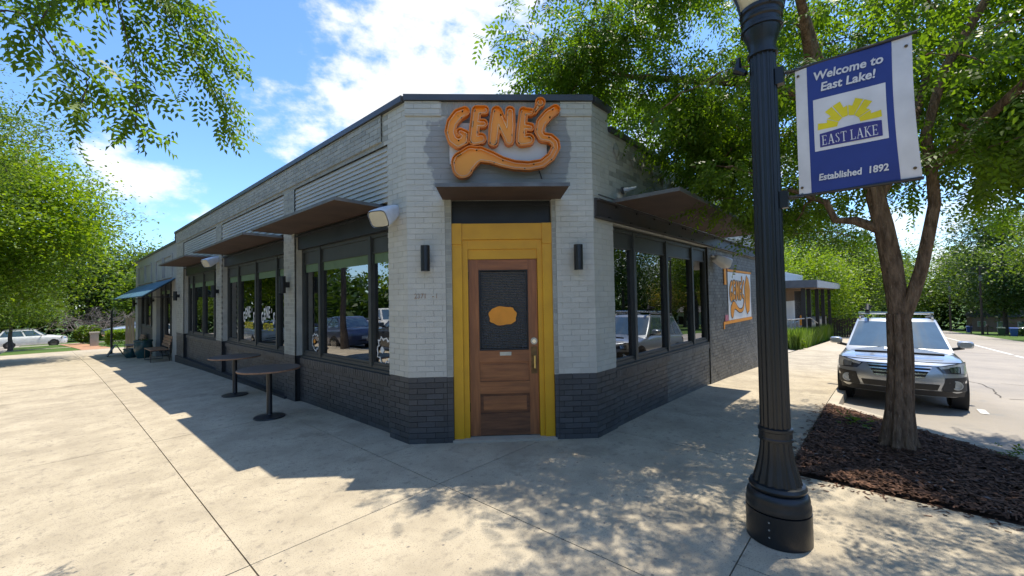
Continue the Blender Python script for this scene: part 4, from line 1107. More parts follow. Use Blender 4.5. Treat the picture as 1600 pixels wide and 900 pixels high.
MB().lathe([(.088, 3.5105), (.099, 3.512), (.099, 3.535), (.088, 3.54), (.088, 3.57), (.098, 3.62), (.122, 3.68), (.124, 3.70), (.137, 3.703), (.137, 3.725), (.124, 3.735), (.124, 3.765), (.136, 3.775), (.138, 3.79), (.128, 3.80), (.128, 3.825), (.142, 3.835), (.142, 3.86), (.12, 3.87)], 48, c0).build('capital', 'lamp_iron', lamp, smooth=True)
MB().lathe([(.125, 3.8705), (.15, 3.93), (.19, 4.03), (.215, 4.13), (.21, 4.22), (.17, 4.30), (.09, 4.36), (.0, 4.38)], 40, c0).build('globe', 'lamp_globe', lamp, smooth=True)
for k in range(4):
    a = R_(35 + 90 * k); c, s_ = math.cos(a), math.sin(a)
    MB().tube([(LX + c * r, LY + s_ * r, z) for r, z in ((.146, 3.84), (.165, 3.92), (.205, 4.03), (.23, 4.13), (.225, 4.23), (.18, 4.32))], .009, 6).build('globe_rib', 'lamp_iron', lamp)
MB().lathe([(.19, 4.31), (.10, 4.39), (.04, 4.44), (.03, 4.50), (.045, 4.54), (.0, 4.60)], 24, c0).build('finial', 'lamp_iron', lamp, smooth=True)
for i in range(3): MB().lathe([(.006, 0), (.006, .004), (.0, .005)], 10, (LX - .2055 - .004, LY + .02, .075 + i * .05), axis='x').build('screw', 'chrome', lamp)
bz0, bz1 = 2.455, 3.335
for z in (bz0 - .02, bz1 + .0):
    ar = MB().box(LX - .03, LX + .03, LY - .13, LY - .08, z - .07, z + .05).build('arm_clamp', 'lamp_iron', lamp)
    MB().tube([(LX, LY - .08, z), (LX, LY - .82, z + .0)], .011, 8).build('banner_arm', 'lamp_iron', ar)
    sp = MB()
    pts = [(LX + .017 * math.cos(t * 2.4), LY - .13 - t * .0035, z + .017 * math.sin(t * 2.4)) for t in np.arange(0, 26, .9)]
    sp.tube(pts, .003, 4); sp.build('spring', 'steel_grey', ar)
MB().tube([(LX - .06, LY + .10, 3.40), (LX - .04, LY + .16, 3.45), (LX - .03, LY + .15, 3.55)], [.02, .035, .012], 8).build('loudspeaker_bracket', 'lamp_iron', lamp)

# banner hung from the lamp's arms (fabric, slightly bowed)
bn = empty('street_banner', (LX, LY - .5, 2.4), 'blue and white cloth banner welcoming to East Lake hung from the street lamp', 'banner')
BX = LX - .0; BY0, BY1 = .435, -.165       # from the lamp side outwards


def ban(y, z, d=0.0):       # y along -Y from 0..1, z 0..1 ; slight bow in the cloth
    yy = BY0 + (BY1 - BY0) * y; zz = 2.445 + (3.345 - 2.445) * z - .02 * (y) * (0.3 + .7 * z)
    bow = .018 * math.sin(math.pi * z) * (y ** 2) * 1.6 + .006 * math.sin(6 * y)
    return (BX - bow - d, yy - .02 * y * (1 - z) + .012 * math.sin(math.pi * z) * y, zz)


def banrect(name, y0, y1, z0, z1, d, m, parent=None, n=10):
    b = MB()
    for j in range(n + 1):
        for i in range(n + 1): b.v.append(ban(y0 + (y1 - y0) * i / n, z0 + (z1 - z0) * j / n, d))
    for j in range(n):
        for i in range(n): a = j * (n + 1) + i; b.f.append((a, a + 1, a + n + 2, a + n + 1))
    return b.build(name, m, parent or bn, smooth=True)


def banpoly(name, pts, d, m, parent=None):
    b = MB(); tris = tessellate_polygon([[Vector((p[0], p[1], 0)) for p in pts]])
    b.add([ban(p[0], p[1], d) for p in pts], [tuple(t) for t in tris]); return b.build(name, m, parent or bn)


banrect('cloth', 0, 1, 0, 1, 0, 'banner_white'); banrect('blue_field', .115, .845, .0, 1.0, .002, 'banner_blue')
# emblem square
emb = banrect('emblem_square', .165, .79, .31, .71, .004, 'banner_white')
cx, cz = .475, .468; AS = (.6 / .9)            # width to height of the cloth
def arc_pt(r, a): return (cx + r * math.cos(a), cz + r * math.sin(a) * AS)
for i in range(6):          # broad rays with a notched outline
    a0 = R_(180 - 30 * i - 1.2); a1 = R_(150 - 30 * i + 1.2)
    R1, R2 = (.245, .205) if i % 2 == 0 else (.205, .245)
    am = (a0 + a1) / 2
    if i % 2 == 0: pts = [arc_pt(.10, a0), arc_pt(.275, a0), arc_pt(.282, a0 + (a1 - a0) * .55), arc_pt(.20, a0 + (a1 - a0) * .66), arc_pt(.215, a1), arc_pt(.10, a1)]
    else: pts = [arc_pt(.10, a0), arc_pt(.215, a0), arc_pt(.20, a0 + (a1 - a0) * .34), arc_pt(.282, a0 + (a1 - a0) * .45), arc_pt(.275, a1), arc_pt(.10, a1)]
    banpoly('sun_ray', pts, .006, 'banner_yellow', emb)
wave = [(.215, .335), (.745, .335), (.745, .445)] + [(.745 - .53 * t, .447 + .010 * math.sin(t * 4.2)) for t in np.linspace(0.02, 1, 12)]
banpoly('name_field', wave, .0065, 'banner_navy', emb)


def bantext(body, y, z, size, m, d=.008, bold=.0, xs=1.0, parent=None, space=1.0, slant=0.0):
    cu = bpy.data.curves.new('t', 'FONT'); cu.body = body; cu.size = size; cu.align_x = 'CENTER'; cu.align_y = 'CENTER'; cu.offset = bold; cu.resolution_u = 3
    cu.space_character = space; cu.shear = slant
    t = bpy.data.objects.new('t', cu); COL.objects.link(t); dg = bpy.context.evaluated_depsgraph_get(); me = bpy.data.meshes.new_from_object(t.evaluated_get(dg)); bpy.data.objects.remove(t)
    b = MB(); b.add([ban(y + v.co.x * xs / .6, z + v.co.y / .9, d) for v in me.vertices], [tuple(p.vertices) for p in me.polygons]); return b.build('lettering', m, parent or bn)


bantext('Welcome to', .475, .885, .080, 'banner_white', bold=.0022, xs=.88, slant=.12); bantext('East Lake!', .475, .792, .080, 'banner_white', bold=.0022, xs=.88, slant=.12)
bantext('Established  1892', .475, .105, .062, 'banner_white', bold=.0018, xs=.80, slant=.12)
# serif capitals of the emblem, drawn as strokes
SER = {'E': ([(.1, 0, .22, 1), (0, 0, .62, .05), (0, .95, .60, 1), (.22, .48, .5, .53), (.57, 0, .62, .2), (.55, .82, .60, 1), (.45, .4, .5, .6)], .68),
       'A': ('A', .8), 'S': ('S', .6), 'T': ([(.28, 0, .40, 1), (0, .95, .68, 1), (0, .8, .04, .95), (.64, .8, .68, .95), (.18, 0, .5, .05)], .72),
       'L': ([(.1, 0, .22, 1), (0, 0, .6, .05), (0, .95, .32, 1), (.55, 0, .6, .24)], .64), 'K': ('K', .78)}
pen = 0; SZ = .066; H_ = SZ / .9; y_ = .232
for chx in 'EAST LAKE':
    if chx == ' ': y_ += .022; continue
    g, w = SER[chx]; k = SZ / .6 * .665
    b = MB()
    def R(a, z0, c, z1): b.add([ban(y_ + a * k, .348 + z0 * H_, .009), ban(y_ + c * k, .348 + z0 * H_, .009), ban(y_ + c * k, .348 + z1 * H_, .009), ban(y_ + a * k, .348 + z1 * H_, .009)], [(0, 1, 2, 3)])
    def Lq(p, q, t): 
        b.add([ban(y_ + (p[0] - t) * k, .348 + p[1] * H_, .009), ban(y_ + (p[0] + t) * k, .348 + p[1] * H_, .009), ban(y_ + (q[0] + t) * k, .348 + q[1] * H_, .009), ban(y_ + (q[0] - t) * k, .348 + q[1] * H_, .009)], [(0, 1, 2, 3)])
    if isinstance(g, list):
        for r in g: R(*r)
    elif g == 'A': Lq((.1, 0), (.38, 1), .03); Lq((.64, 0), (.40, 1), .07); R(.2, .3, .55, .35); R(0, 0, .22, .05); R(.52, 0, .78, .05)
    elif g == 'K': R(.1, 0, .22, 1); Lq((.2, .5), (.6, 1), .03); Lq((.66, 0), (.30, .58), .07); R(0, 0, .32, .05); R(0, .95, .32, 1); R(.48, .95, .75, 1); R(.55, 0, .8, .05)
    elif g == 'S':
        P = [(.48, .82), (.36, .96), (.18, .93), (.12, .76), (.26, .57), (.42, .42), (.46, .22), (.33, .05), (.14, .06), (.06, .2)]
        for p, q in zip(P[:-1], P[1:]): Lq(p, q, .05)
    b.build('lettering', 'banner_white', emb); y_ += w * k + .006
for y, z in ((.03, .05), (.955, .07), (.955, .93), (.03, .93)):
    p = ban(y, z, .006); MB().lathe([(.009, 0), (.009, .003), (.004, .004)], 10, p, axis='x').build('grommet', 'brass_old', bn)


# ================================================================== trees
def sprig_template(nleaf=9, L=.24, ll=.062, lw=.024):
    v = []; f = []
    for i in range(nleaf):
        t = (i + 1) / nleaf; x = L * t; side = 0 if i == nleaf - 1 else (1 if i % 2 else -1)
        a = .95 * side; l = ll * (1 - .25 * abs(t - .5)); c, s = math.cos(a), math.sin(a); w = lw / 2; o = len(v)
        z0 = -.02 * t
        for p, q, h in ((0, 0, 0), (l * .45, -w, .004), (l, 0, -.008), (l * .45, w, .004)):
            v.append((x + p * c - q * s, p * s + q * c, z0 + h - .2 * p * abs(side)))
        f += [(o, o + 1, o + 2, o + 3)]
    return np.array(v), np.array(f)


def rot_mats(yaw, pitch, roll):
    cy, sy, cp, sp, cr, sr = np.cos(yaw), np.sin(yaw), np.cos(pitch), np.sin(pitch), np.cos(roll), np.sin(roll)
    Rm = np.empty((len(yaw), 3, 3))
    Rm[:, 0, 0] = cy * cp; Rm[:, 0, 1] = cy * sp * sr - sy * cr; Rm[:, 0, 2] = cy * sp * cr + sy * sr
    Rm[:, 1, 0] = sy * cp; Rm[:, 1, 1] = sy * sp * sr + cy * cr; Rm[:, 1, 2] = sy * sp * cr - cy * sr
    Rm[:, 2, 0] = -sp; Rm[:, 2, 1] = cp * sr; Rm[:, 2, 2] = cp * cr
    return Rm


def scatter(name, tpl, pos, Rm, sc, m, parent):
    tv, tf = tpl; n = len(pos)
    V = np.einsum('nij,vj->nvi', Rm, tv) * sc[:, None, None] + pos[:, None, :]
    Fa = tf[None] + (np.arange(n) * len(tv))[:, None, None]
    return np_mesh(name, V.reshape(-1, 3), Fa.reshape(-1, tf.shape[1]), m, parent)


def branch_path(p, q, sag=0.0, n=5, jit=.04):
    p, q = Vector(p), Vector(q); L = (q - p).length; out = []
    for i in range(n + 1):
        t = i / n; v = p.lerp(q, t); v.z += sag * L * (t * (1 - t)) * 2
        if 0 < i < n: v += Vector((random.uniform(-1, 1), random.uniform(-1, 1), random.uniform(-1, 1))) * jit * L
        out.append(v)
    return out


def grow(limbs, clusters, parent, bark, r_tip=.008, thick=.32, maxr=.06):
    """limbs: list of (points, radii). Joins every cluster centre to the nearest wood with a curved branch."""
    nodes = []; wood = MB()
    for pts, rad in limbs:
        wood.tube(pts, rad, 12)
        for (a, b), (ra, rb) in zip(zip(pts[:-1], pts[1:]), zip(rad[:-1], rad[1:])):
            for t in (0, .33, .66, 1): nodes.append((Vector(a).lerp(Vector(b), t), ra + (rb - ra) * t))
    tr = wood.build('trunk', bark, parent, smooth=True)
    root = Vector(limbs[0][0][-1]); br = MB(); ends = []
    for c in sorted(clusters, key=lambda c: min((Vector(c[:3]) - n[0]).length for n in nodes)):
        C = Vector(c[:3]); best = min(nodes, key=lambda n: (n[0] - C).length + (.8 if n[0].z > C.z + .5 else 0) - n[1] * 2)
        if len(nodes) > 600: pass
        p0, r0 = best; L = (C - p0).length; r0 = min(r0 * .62, maxr, .010 + L * .02 + .01); path = branch_path(p0, C, .12, 5)
        rad = [r0 + (r_tip - r0) * i / 5 for i in range(6)]
        br.tube(path, rad, 6, cap=False); ends.append((path, c))
        for i in (2, 3, 4, 5): nodes.append((path[i], rad[i]))
    br.build('branch', bark, parent, smooth=True)
    return ends


def ellip_clusters(c, r, n, shell=.35, zmin=None, test=None):
    out = []
    while len(out) < n:
        v = Vector((random.gauss(0, 1), random.gauss(0, 1), random.gauss(0, 1))).normalized() * random.uniform(shell, 1) ** .6
        p = (c[0] + v.x * r[0], c[1] + v.y * r[1], c[2] + v.z * r[2])
        if zmin is not None and p[2] < zmin: continue
        if test and not test(p): continue
        out.append(p)
    return out


def leaves_on(ends, per, spread, tpl, m, parent, droop=.5, size=(.8, 1.2), name='crown', flat=.7):
    P = []; Y = []; T = []
    for path, c in ends:
        ax = (path[-1] - path[-3]).normalized()
        for k in range(per):
            t = random.random() ** .6; i = min(int(t * 3), 2); base = path[2 + i].lerp(path[3 + i], (t * 3) % 1)
            g = Vector((random.gauss(0, 1), random.gauss(0, 1), random.gauss(0, 1) * flat)) * spread * random.uniform(.3, 1)
            p = base + g; d = g * 1.2 + ax * .25; P.append(p); Y.append(math.atan2(d.y, d.x) + random.gauss(0, .5)); T.append(droop + random.gauss(0, .42))
    P = np.array(P); n = len(P)
    Rm = rot_mats(np.array(Y), np.array(T), rng.normal(0, .55, n))
    return scatter(name, tpl, P, Rm, rng.uniform(size[0], size[1], n), m, parent)


# --- the tree in the mulch bed
TX, TY = 6.42, -.05; tz = gz(TX, TY)
tree = empty('street_tree', (TX, TY, tz), 'forked leafy street tree growing in the mulch bed beside the street lamp', 'tree')
main = [(TX, TY, tz - .05), (TX, TY - .01, .12), (TX + .0, TY - .03, .45), (TX, TY - .05, .9), (TX + .02, TY - .045, 1.4), (TX + .02, TY - .03, 1.75), (TX + .0, TY + .0, 2.1), (TX - .02, TY + .05, 2.5), (TX - .05, TY + .11, 2.85), (TX - .1, TY + .2, 3.3), (TX - .2, TY + .42, 3.9), (TX - .3, TY + .6, 4.6), (TX - .3, TY + .75, 5.5), (TX - .2, TY + .8, 6.6)]
mrad = [.14, .115, .096, .088, .090, .098, .10, .094, .09, .084, .08, .065, .05, .03]
fork = [(TX + .02, TY - .08, 1.45), (TX + .0, TY - .17, 1.72), (TX, TY - .24, 1.98), (TX, TY - .30, 2.3), (TX + .02, TY - .37, 2.7), (TX + .05, TY - .36, 3.1), (TX + .1, TY - .33, 3.5), (TX + .2, TY - .5, 4.2), (TX + .4, TY - .9, 5.0), (TX + .6, TY - 1.3, 6.2)]
frad = [.072, .064, .060, .057, .054, .050, .046, .045, .038, .025]
limbs = [(main, mrad), (fork, frad)]
limbs.append(([(TX - .05, TY + .11, 2.80), (TX + .05, TY - .05, 3.1), (TX + .3, TY - .2, 3.5), (TX + .9, TY - .4, 4.4), (TX + 1.5, TY - .5, 5.5)], [.06, .05, .045, .04, .02]))
limbs.append(([(TX - .02, TY + .05, 2.45), (TX - .05, TY + .30, 2.60), (TX - .1, TY + .48, 2.62), (TX - .12, TY + .56, 2.85), (TX - .2, TY + .9, 3.05), (TX - .3, TY + 1.3, 3.0)], [.06, .05, .042, .036, .025, .012]))
limbs.append(([(TX - .2, TY + .42, 3.9), (TX - .55, TY + 1.1, 4.35), (TX - .9, TY + 1.9, 4.55), (TX - 1.2, TY + 2.6, 4.75), (TX - 1.5, TY + 3.2, 5.0)], [.06, .055, .045, .032, .016]))
limbs.append(([(TX - .15, TY + .3, 3.6), (TX - .8, TY + .6, 4.3), (TX - 1.6, TY + .6, 4.9), (TX - 2.3, TY + .5, 5.4)], [.06, .05, .035, .016]))
limbs.append(([(TX + .05, TY - .36, 3.1), (TX - .4, TY - 1.2, 3.9), (TX - .9, TY - 2.0, 4.5), (TX - 1.5, TY - 2.6, 5.0)], [.05, .04, .03, .015]))
rg = MB()
for k in range(7):           # buttressed foot: fluted ridges running into the ground
    a = k * .9 + .3; c, s_ = math.cos(a), math.sin(a)
    rg.tube([(TX + c * .165, TY + s_ * .165, tz - .06), (TX + c * .118, TY + s_ * .118, tz + .12), (TX + c * .086, TY - .02 + s_ * .086, tz + .45), (TX + c * .078, TY - .045 + s_ * .078, 1.0), (TX + .01 + c * .074, TY - .04 + s_ * .074, 1.5)], [.05, .045, .040, .038, .036], 8)
def crown_ok(p):
    x, y, z = p
    if z < 2.4 + .10 * max(0, y) : return False
    if y > 2.35 and z < 4.5 and x > 4.2: return False                     # clear of wall and roof
    if 3.0 < x < 4.2 and abs(y - .5) < 1.2 and z < 4.3: return False      # clear of the lamp
    # keep the view of the lamp, banner, facade free: nothing low and near the camera
    if x < 4.6 and z < 4.6: return False
    if math.hypot(x, y) < 4.2: return False
    return True
cl = ellip_clusters((6.0, .1, 5.2), (3.0, 3.8, 2.4), 225, .3, 2.3, crown_ok)
cl += ellip_clusters((4.7, 3.0, 5.05), (1.0, 1.0, .7), 40, .2, 4.35, crown_ok)
cl += ellip_clusters((6.9, 1.9, 3.75), (1.6, .55, .75), 24, .1, 3.1, lambda p: p[1] < 2.5)
cl += ellip_clusters((7.0, -2.0, 3.3), (1.9, 1.5, .9), 44, .1, 2.35, lambda p: math.hypot(p[0], p[1]) > 5.4)
cl += ellip_clusters((8.3, -.3, 4.3), (1.5, 2.2, 1.9), 40, .1, 2.5)
cl += ellip_clusters((7.4, 1.0, 3.0), (1.2, .8, .5), 16, .1, 2.45)
cl += ellip_clusters((7.9, -1.4, 4.9), (1.9, 2.3, 2.0), 85, .1, 2.9)
cl += ellip_clusters((7.6, 1.2, 5.2), (1.8, 1.2, 1.6), 40, .1, 4.3)
cl += ellip_clusters((6.3, 2.0, 4.25), (1.7, .45, .5), 34, .1, 3.7)
cl += ellip_clusters((6.9, -2.7, 4.0), (1.5, 1.2, 1.3), 55, .1, 2.6, lambda p: math.hypot(p[0], p[1]) > 5.6)
cl += ellip_clusters((8.2, -2.1, 3.5), (1.6, 2.0, .95), 60, .1, 2.6)
ends = grow(limbs, cl, tree, 'bark')
rg.build('root_flare', 'bark', tree, smooth=True)
leaves_on(ends, 33, .25, sprig_template(9, .26, .076, .031), 'leaf_near', tree, .55)

# --- the tree at the left kerb whose branches hang into view
ltx, lty = -1.75, 5.2
tree2 = empty('kerb_tree', (ltx, lty, 0), 'leafy branches of a kerbside tree hanging down against the sky', 'tree')
l2 = [([(ltx, lty, -.05), (ltx, lty, .6), (ltx + .05, lty, 2.0), (ltx + .1, lty, 3.4), (ltx + .2, lty - .1, 5.0), (ltx + .2, lty - .2, 6.6)], [.17, .13, .115, .10, .07, .04]),
      ([(ltx + .1, lty, 3.2), (ltx + .5, lty - .6, 4.1), (ltx + 1.2, lty - 1.3, 4.35), (ltx + 1.8, lty - 1.5, 4.2), (ltx + 2.3, lty - 1.45, 3.95)], [.07, .055, .04, .026, .012]),
      ([(ltx + .1, lty, 2.8), (ltx + .4, lty - .9, 3.8), (ltx + .9, lty - 1.6, 4.1), (ltx + 1.5, lty - 1.7, 4.0)], [.06, .05, .032, .014])]
hang = [(.15, 4.55, 3.28), (.02, 4.5, 3.6), (-.05, 4.6, 3.9), (.2, 4.6, 3.55), (.05, 4.5, 4.1), (-.25, 4.5, 3.8), (-.3, 4.6, 4.2),
        (.50, 4.95, 3.35), (.52, 4.95, 3.65), (.48, 4.9, 3.9), (.42, 4.85, 4.15), (.35, 4.8, 4.4),
        (1.22, 5.05, 3.62), (1.12, 5.0, 3.85), (1.0, 5.0, 4.05), (.85, 4.95, 4.25), (.7, 4.9, 4.45), (.55, 4.85, 4.6),
        (1.25, 5.0, 4.22), (1.1, 5.0, 4.42), (.95, 4.95, 4.55), (.75, 4.9, 4.65), (.2, 4.7, 4.5), (.0, 4.7, 4.7), (.3, 4.8, 4.8), (-.2, 4.6, 4.6), (.55, 4.8, 4.85), (-.45, 4.6, 4.5), (-.1, 4.4, 4.4)]
hang = [(x * .76, y * .76, 1.75 + (z - 1.75) * .76) for x, y, z in hang]
far = ellip_clusters((ltx - .2, lty + .2, 5.6), (2.6, 3.2, 1.9), 90, .3, 3.4, lambda p: p[0] < -.6 - .05 * abs(p[1]) or p[2] > 5.6)
e2 = grow(l2, hang + far, tree2, 'bark_grey', r_tip=.005, maxr=.045)
e_h = [e for e in e2 if tuple(e[1]) in {tuple(h) for h in hang}]; e_f = [e for e in e2 if e not in e_h]
leaves_on(e_h, 20, .10, sprig_template(9, .155, .050, .021), 'leaf_near', tree2, .75, flat=1.0, name='hanging_foliage')
leaves_on(e_f, 44, .32, sprig_template(), 'leaf_near', tree2, .55)


# --- background trees
def leaf_quad():
    return np.array([(0, 0, 0), (.5, -.28, .05), (1, 0, -.1), (.5, .28, .05)]) - np.array([.5, 0, 0]), np.array([(0, 1, 2, 3)])


LQ = leaf_quad()


def bg_tree(name, x, y, h, rx, rz, m, label, n=9000, leaf=.30, trunk_h=.35, clusters=46, group=None, bark='bark_grey', tr=.16, cz=None, base=None, spread=None):
    z = gz(x, y) - .15 if base is None else base; t = empty(name, (x, y, z), label, 'tree', group)
    cz = z + h - rz if cz is None else z + cz
    lim = [([(x, y, z - .1), (x + .05, y, z + h * .12), (x, y + .05, z + h * trunk_h), (x + .1, y, z + h * .6), (x, y, z + h * .85)], [tr * 1.25, tr, tr * .85, tr * .55, tr * .2])]
    cls_ = ellip_clusters((x, y, cz), (rx, rx, rz), clusters, .25)
    ends = grow(lim, cls_, t, bark, r_tip=.01, maxr=tr * .45)
    per = max(4, n // clusters); sp = spread or rx * .27
    P = []
    for path, c in ends:
        k = random.uniform(.75, 1.25)
        P.append(np.array(path[-1])[None] + rng.normal(0, 1, (per, 3)) * np.array([sp * k, sp * k, sp * k * .62]))
    P = np.concatenate(P); nn = len(P)
    Rm = rot_mats(rng.uniform(0, 6.28, nn), rng.normal(.25, .45, nn), rng.normal(0, .5, nn))
    scatter('crown', LQ, P, Rm, rng.uniform(.7, 1.3, nn) * leaf, m, t)
    return t


GL = 'trees beyond the far lawn on the left'; GR = 'trees beyond the street on the right'; GB = 'street trees on the other sides of the crossing'
bg_tree('tree', -2.0, 27.5, 9.9, 4.2, 3.4, 'leaf_bright', 'big bright green tree rising over the left edge of the pavement', 60000, .165, .30, 150, cz=6.0, spread=.70)
bg_tree('tree', -1.85, 16.5, 8.2, 2.0, 2.0, 'leaf_mid', 'feathery green tree peeking in high at the left picture edge', 16000, .075, .35, 44, cz=6.4, spread=.40)
bg_tree('tree', -1.9, 47.0, 4.6, 3.1, 1.35, 'leaf_mid', 'small spreading tree on the lawn in front of the white car', 16000, .13, .22, 60, bark='bark_grey', tr=.13, spread=.62)
bg_tree('tree', -4.5, 52.0, 11.5, 4.2, 4.4, 'leaf_bright', 'tall light green tree behind the small lawn tree', 24000, .22, .35, 70)
for i, (x, y, h, r, rz, m, lab) in enumerate([
        (3.5, 82, 17, 6.5, 7, 'leaf_dark', 'tall dark tree left of the bare branched shrub'), (11, 82, 13, 6.0, 5.6, 'leaf_mid', 'tall mid green tree directly behind the bare branched shrub'),
        (-7, 84, 17, 7, 7.5, 'leaf_dark', 'tall dark tree behind the white car'), (8.6, 68, 8.0, 3.6, 3.4, 'leaf_mid', 'rounded tree right of the bare branched shrub near the restaurant end'),
        (21, 78, 12, 6, 5, 'leaf_dark', 'dark tree showing just over the restaurant wing')]):
    bg_tree('tree', x, y, h, r, rz, m, lab, 14000, .42, .2, 60, GL, tr=.3)
# bare shrub
bs = empty('bare_shrub', (2.7, 55, gz(2.7, 55)), 'grey leafless spreading shrub above the clay path', 'shrub')
zb = gz(2.7, 55); bt = MB()
def twig(p, d, l, r, k):
    q = p + d * l; mid = p.lerp(q, .5) + Vector((random.gauss(0, .06), random.gauss(0, .06), random.gauss(0, .06))) * l
    bt.tube([p, mid, q], [r, r * .8, r * .6], 5, cap=False)
    if k == 0: return
    for _ in range(3 if k > 1 else 4):
        nd = (d + Vector((random.gauss(0, .55), random.gauss(0, .55), random.gauss(-.05, .35)))).normalized(); twig(q, nd, l * random.uniform(.6, .85), r * .62, k - 1)
for k in range(7):
    a = k * .9; twig(Vector((2.7, 55, zb)), Vector((math.cos(a) * .75, math.sin(a) * .75, .75)).normalized(), 1.45, .07, 4)
bt.build('branches', 'bare_twig', bs)
bush = lambda name, x, y, z, rx, ry, rz, m, label, n, leaf, cat='bush', group=None: (lambda t: scatter('foliage', LQ, np.array([(x, y, z + rz)]) + (lambda u: u / np.linalg.norm(u, axis=1, keepdims=True) * rng.uniform(.55, 1, (len(u), 1)) ** .5 * np.array([rx, ry, rz]))(rng.normal(0, 1, (n, 3))),
                     rot_mats(rng.uniform(0, 6.28, n), rng.normal(.2, .5, n), rng.normal(0, .5, n)), rng.uniform(.7, 1.3, n) * leaf, m, t))(empty(name, (x, y, z), label, cat, group))
bush('shrub', 2.4, 54, gz(2.4, 54), 1.1, 1.1, .85, 'leaf_mid', 'leafy green shrub under the bare branches beside the clay path', 1500, .22)
# clipped hedge: many small leaves over a box
hx0, hx1, hy0, hy1, hh = 2.85, 4.6, 41.5, 43.2, 1.1; hz_ = gz(3, 42.5) - .05
he = empty('hedge', (3.7, 42.4, hz_), 'low clipped green hedge in front of the pale car', 'hedge'); n = 7000
P = np.stack([rng.uniform(hx0, hx1, n), rng.uniform(hy0, hy1, n), hz_ + hh * rng.uniform(0, 1, n) ** .5], 1)
ax = rng.integers(0, 3, n); P[ax == 0, 1] = hy0 + rng.normal(0, .05, (ax == 0).sum()); P[ax == 1, 2] = hz_ + hh + rng.normal(0, .05, (ax == 1).sum()); P[ax == 2, 0] = np.where(rng.random((ax == 2).sum()) < .5, hx0, hx1) + rng.normal(0, .05, (ax == 2).sum())
scatter('foliage', LQ, P, rot_mats(rng.uniform(0, 6.28, n), rng.normal(.2, .6, n), rng.normal(0, .6, n)), rng.uniform(.08, .14, n), 'leaf_bright', he)
gp = empty('gate_pillar', (2.28, 44.5, gz(2.9, 44.5)), 'short pale concrete pillar at the end of the hedge', 'pillar')
MB().box(2.05, 2.5, 44.3, 44.8, gz(2.9, 44.5) - .2, gz(2.9, 44.5) + .95).build('shaft', 'concrete_old', gp); MB().box(2.0, 2.55, 44.25, 44.85, gz(2.9, 44.5) + .9505, gz(2.9, 44.5) + 1.05).build('cap', 'concrete_old', gp)

# right side background trees
for (x, y, h, r, rz, m, lab, lf, nn_) in [
        (37, 8.5, 8.6, 3.3, 3.2, 'leaf_bright', 'bright green tree just beyond the low grey canopy', .26, 9000),
        (46, 4.5, 8.2, 3.6, 3.4, 'leaf_bright', 'bright green tree behind the parked silver car', .28, 9000),
        (52, 13, 13, 5.5, 5.5, 'leaf_dark', 'dark tall tree above the low grey canopy', .40, 8000),
        (40, 16, 12, 5, 5, 'leaf_mid', 'mid green tree behind the white siding of the neighbour', .36, 7000),
        (70, 2.5, 11, 5, 4.6, 'leaf_mid', 'mid green tree down the street left of the utility poles', .42, 7000),
        (90, 6, 17, 7, 7.5, 'leaf_dark', 'dark tree far down the street behind the silver car', .6, 7000),
        (78, -22, 8.6, 4.8, 2.7, 'leaf_yellow', 'yellowish tree across the street above the blue bins', .36, 7000),
        (95, -13, 20, 6, 8.5, 'leaf_dark', 'tall dark pine across the street by the utility pole', .6, 8000),
        (105, -24, 19, 7, 8, 'leaf_dark', 'tall dark tree far right behind the yellowish one', .6, 7000),
        (88, -30, 19, 7, 8, 'leaf_dark', 'tall dark tree at the right picture edge', .6, 7000),
        (125, -3, 18, 8, 8, 'leaf_mid', 'hazy green tree closing the end of the street', .7, 6000),
        (62, -15, 14, 5.5, 5.0, 'leaf_mid', 'tall leafy tree across the street right of the near tree trunk', .40, 9000),
        (66, 8, 16, 6, 6, 'leaf_dark', 'tall dark tree rising behind the street tree trunk', .45, 9000),
        (58, -24, 16, 6, 6, 'leaf_dark', 'tall dark tree beyond the pavement at the right picture edge', .45, 9000),
        (130, -16, 17, 7, 7, 'leaf_mid', 'hazy green tree right of the street end', .7, 6000)]:
    bg_tree('tree', x, y, h, r, rz, m, lab, int(nn_ * 2.2), lf * .68, .22, 60, GR, tr=.25)
# trees on the near sides of the crossing, behind the photographer (they show in the window panes)
for (x, y, h, r, rz, m, lab) in [(-16, 7, 10, 4.2, 3.8, 'leaf_mid', 'green tree across the side road mirrored in the first side window'), (-17, 17, 11, 4.6, 4.2, 'leaf_dark', 'dark tree across the side road mirrored in the second side window'),
                                 (-15, 27, 9, 4, 3.4, 'leaf_bright', 'bright tree across the side road mirrored in the third side window'), (-20, -3, 12, 5, 4.5, 'leaf_dark', 'dark tree across the crossing mirrored beside the corner pier'),
                                 (9.5, -13, 7.5, 2.6, 2.6, 'leaf_mid', 'small green tree across the street mirrored in the right window'), (16, -12.5, 7, 2.4, 2.6, 'leaf_bright', 'bright small tree mirrored in the right window')]:
    bg_tree('tree', x, y, h, r, rz, m, lab, 9000, .26, .3, 40, GB, tr=.2)


# ================================================================== vehicles
NOSE = .80


def superloop(L, W, n=64):
    """plan outline, x forward: straight flanks, rounded nose and squarer tail"""
    out = []
    for k in range(n // 2 + 1):
        a = -math.pi / 2 + math.pi * k / (n // 2); c, s = math.cos(a), math.sin(a)
        out.append((L / 2 - NOSE + NOSE * abs(c) ** (2 / 2.7), math.copysign(abs(s) ** (2 / 2.7), s) * W / 2))
    for q in (.66, .33): out.append((-L / 2 + .5 + (L - NOSE - .5) * q, W / 2))
    for k in range(n // 2 + 1):
        a = math.pi / 2 + math.pi * k / (n // 2); c, s = math.cos(a), math.sin(a)
        out.append((-L / 2 + .5 - .5 * abs(c) ** (2 / 3.2), math.copysign(abs(s) ** (2 / 3.2), s) * W / 2))
    for q in (.33, .66): out.append((-L / 2 + .5 + (L - NOSE - .5) * q, -W / 2))
    return out


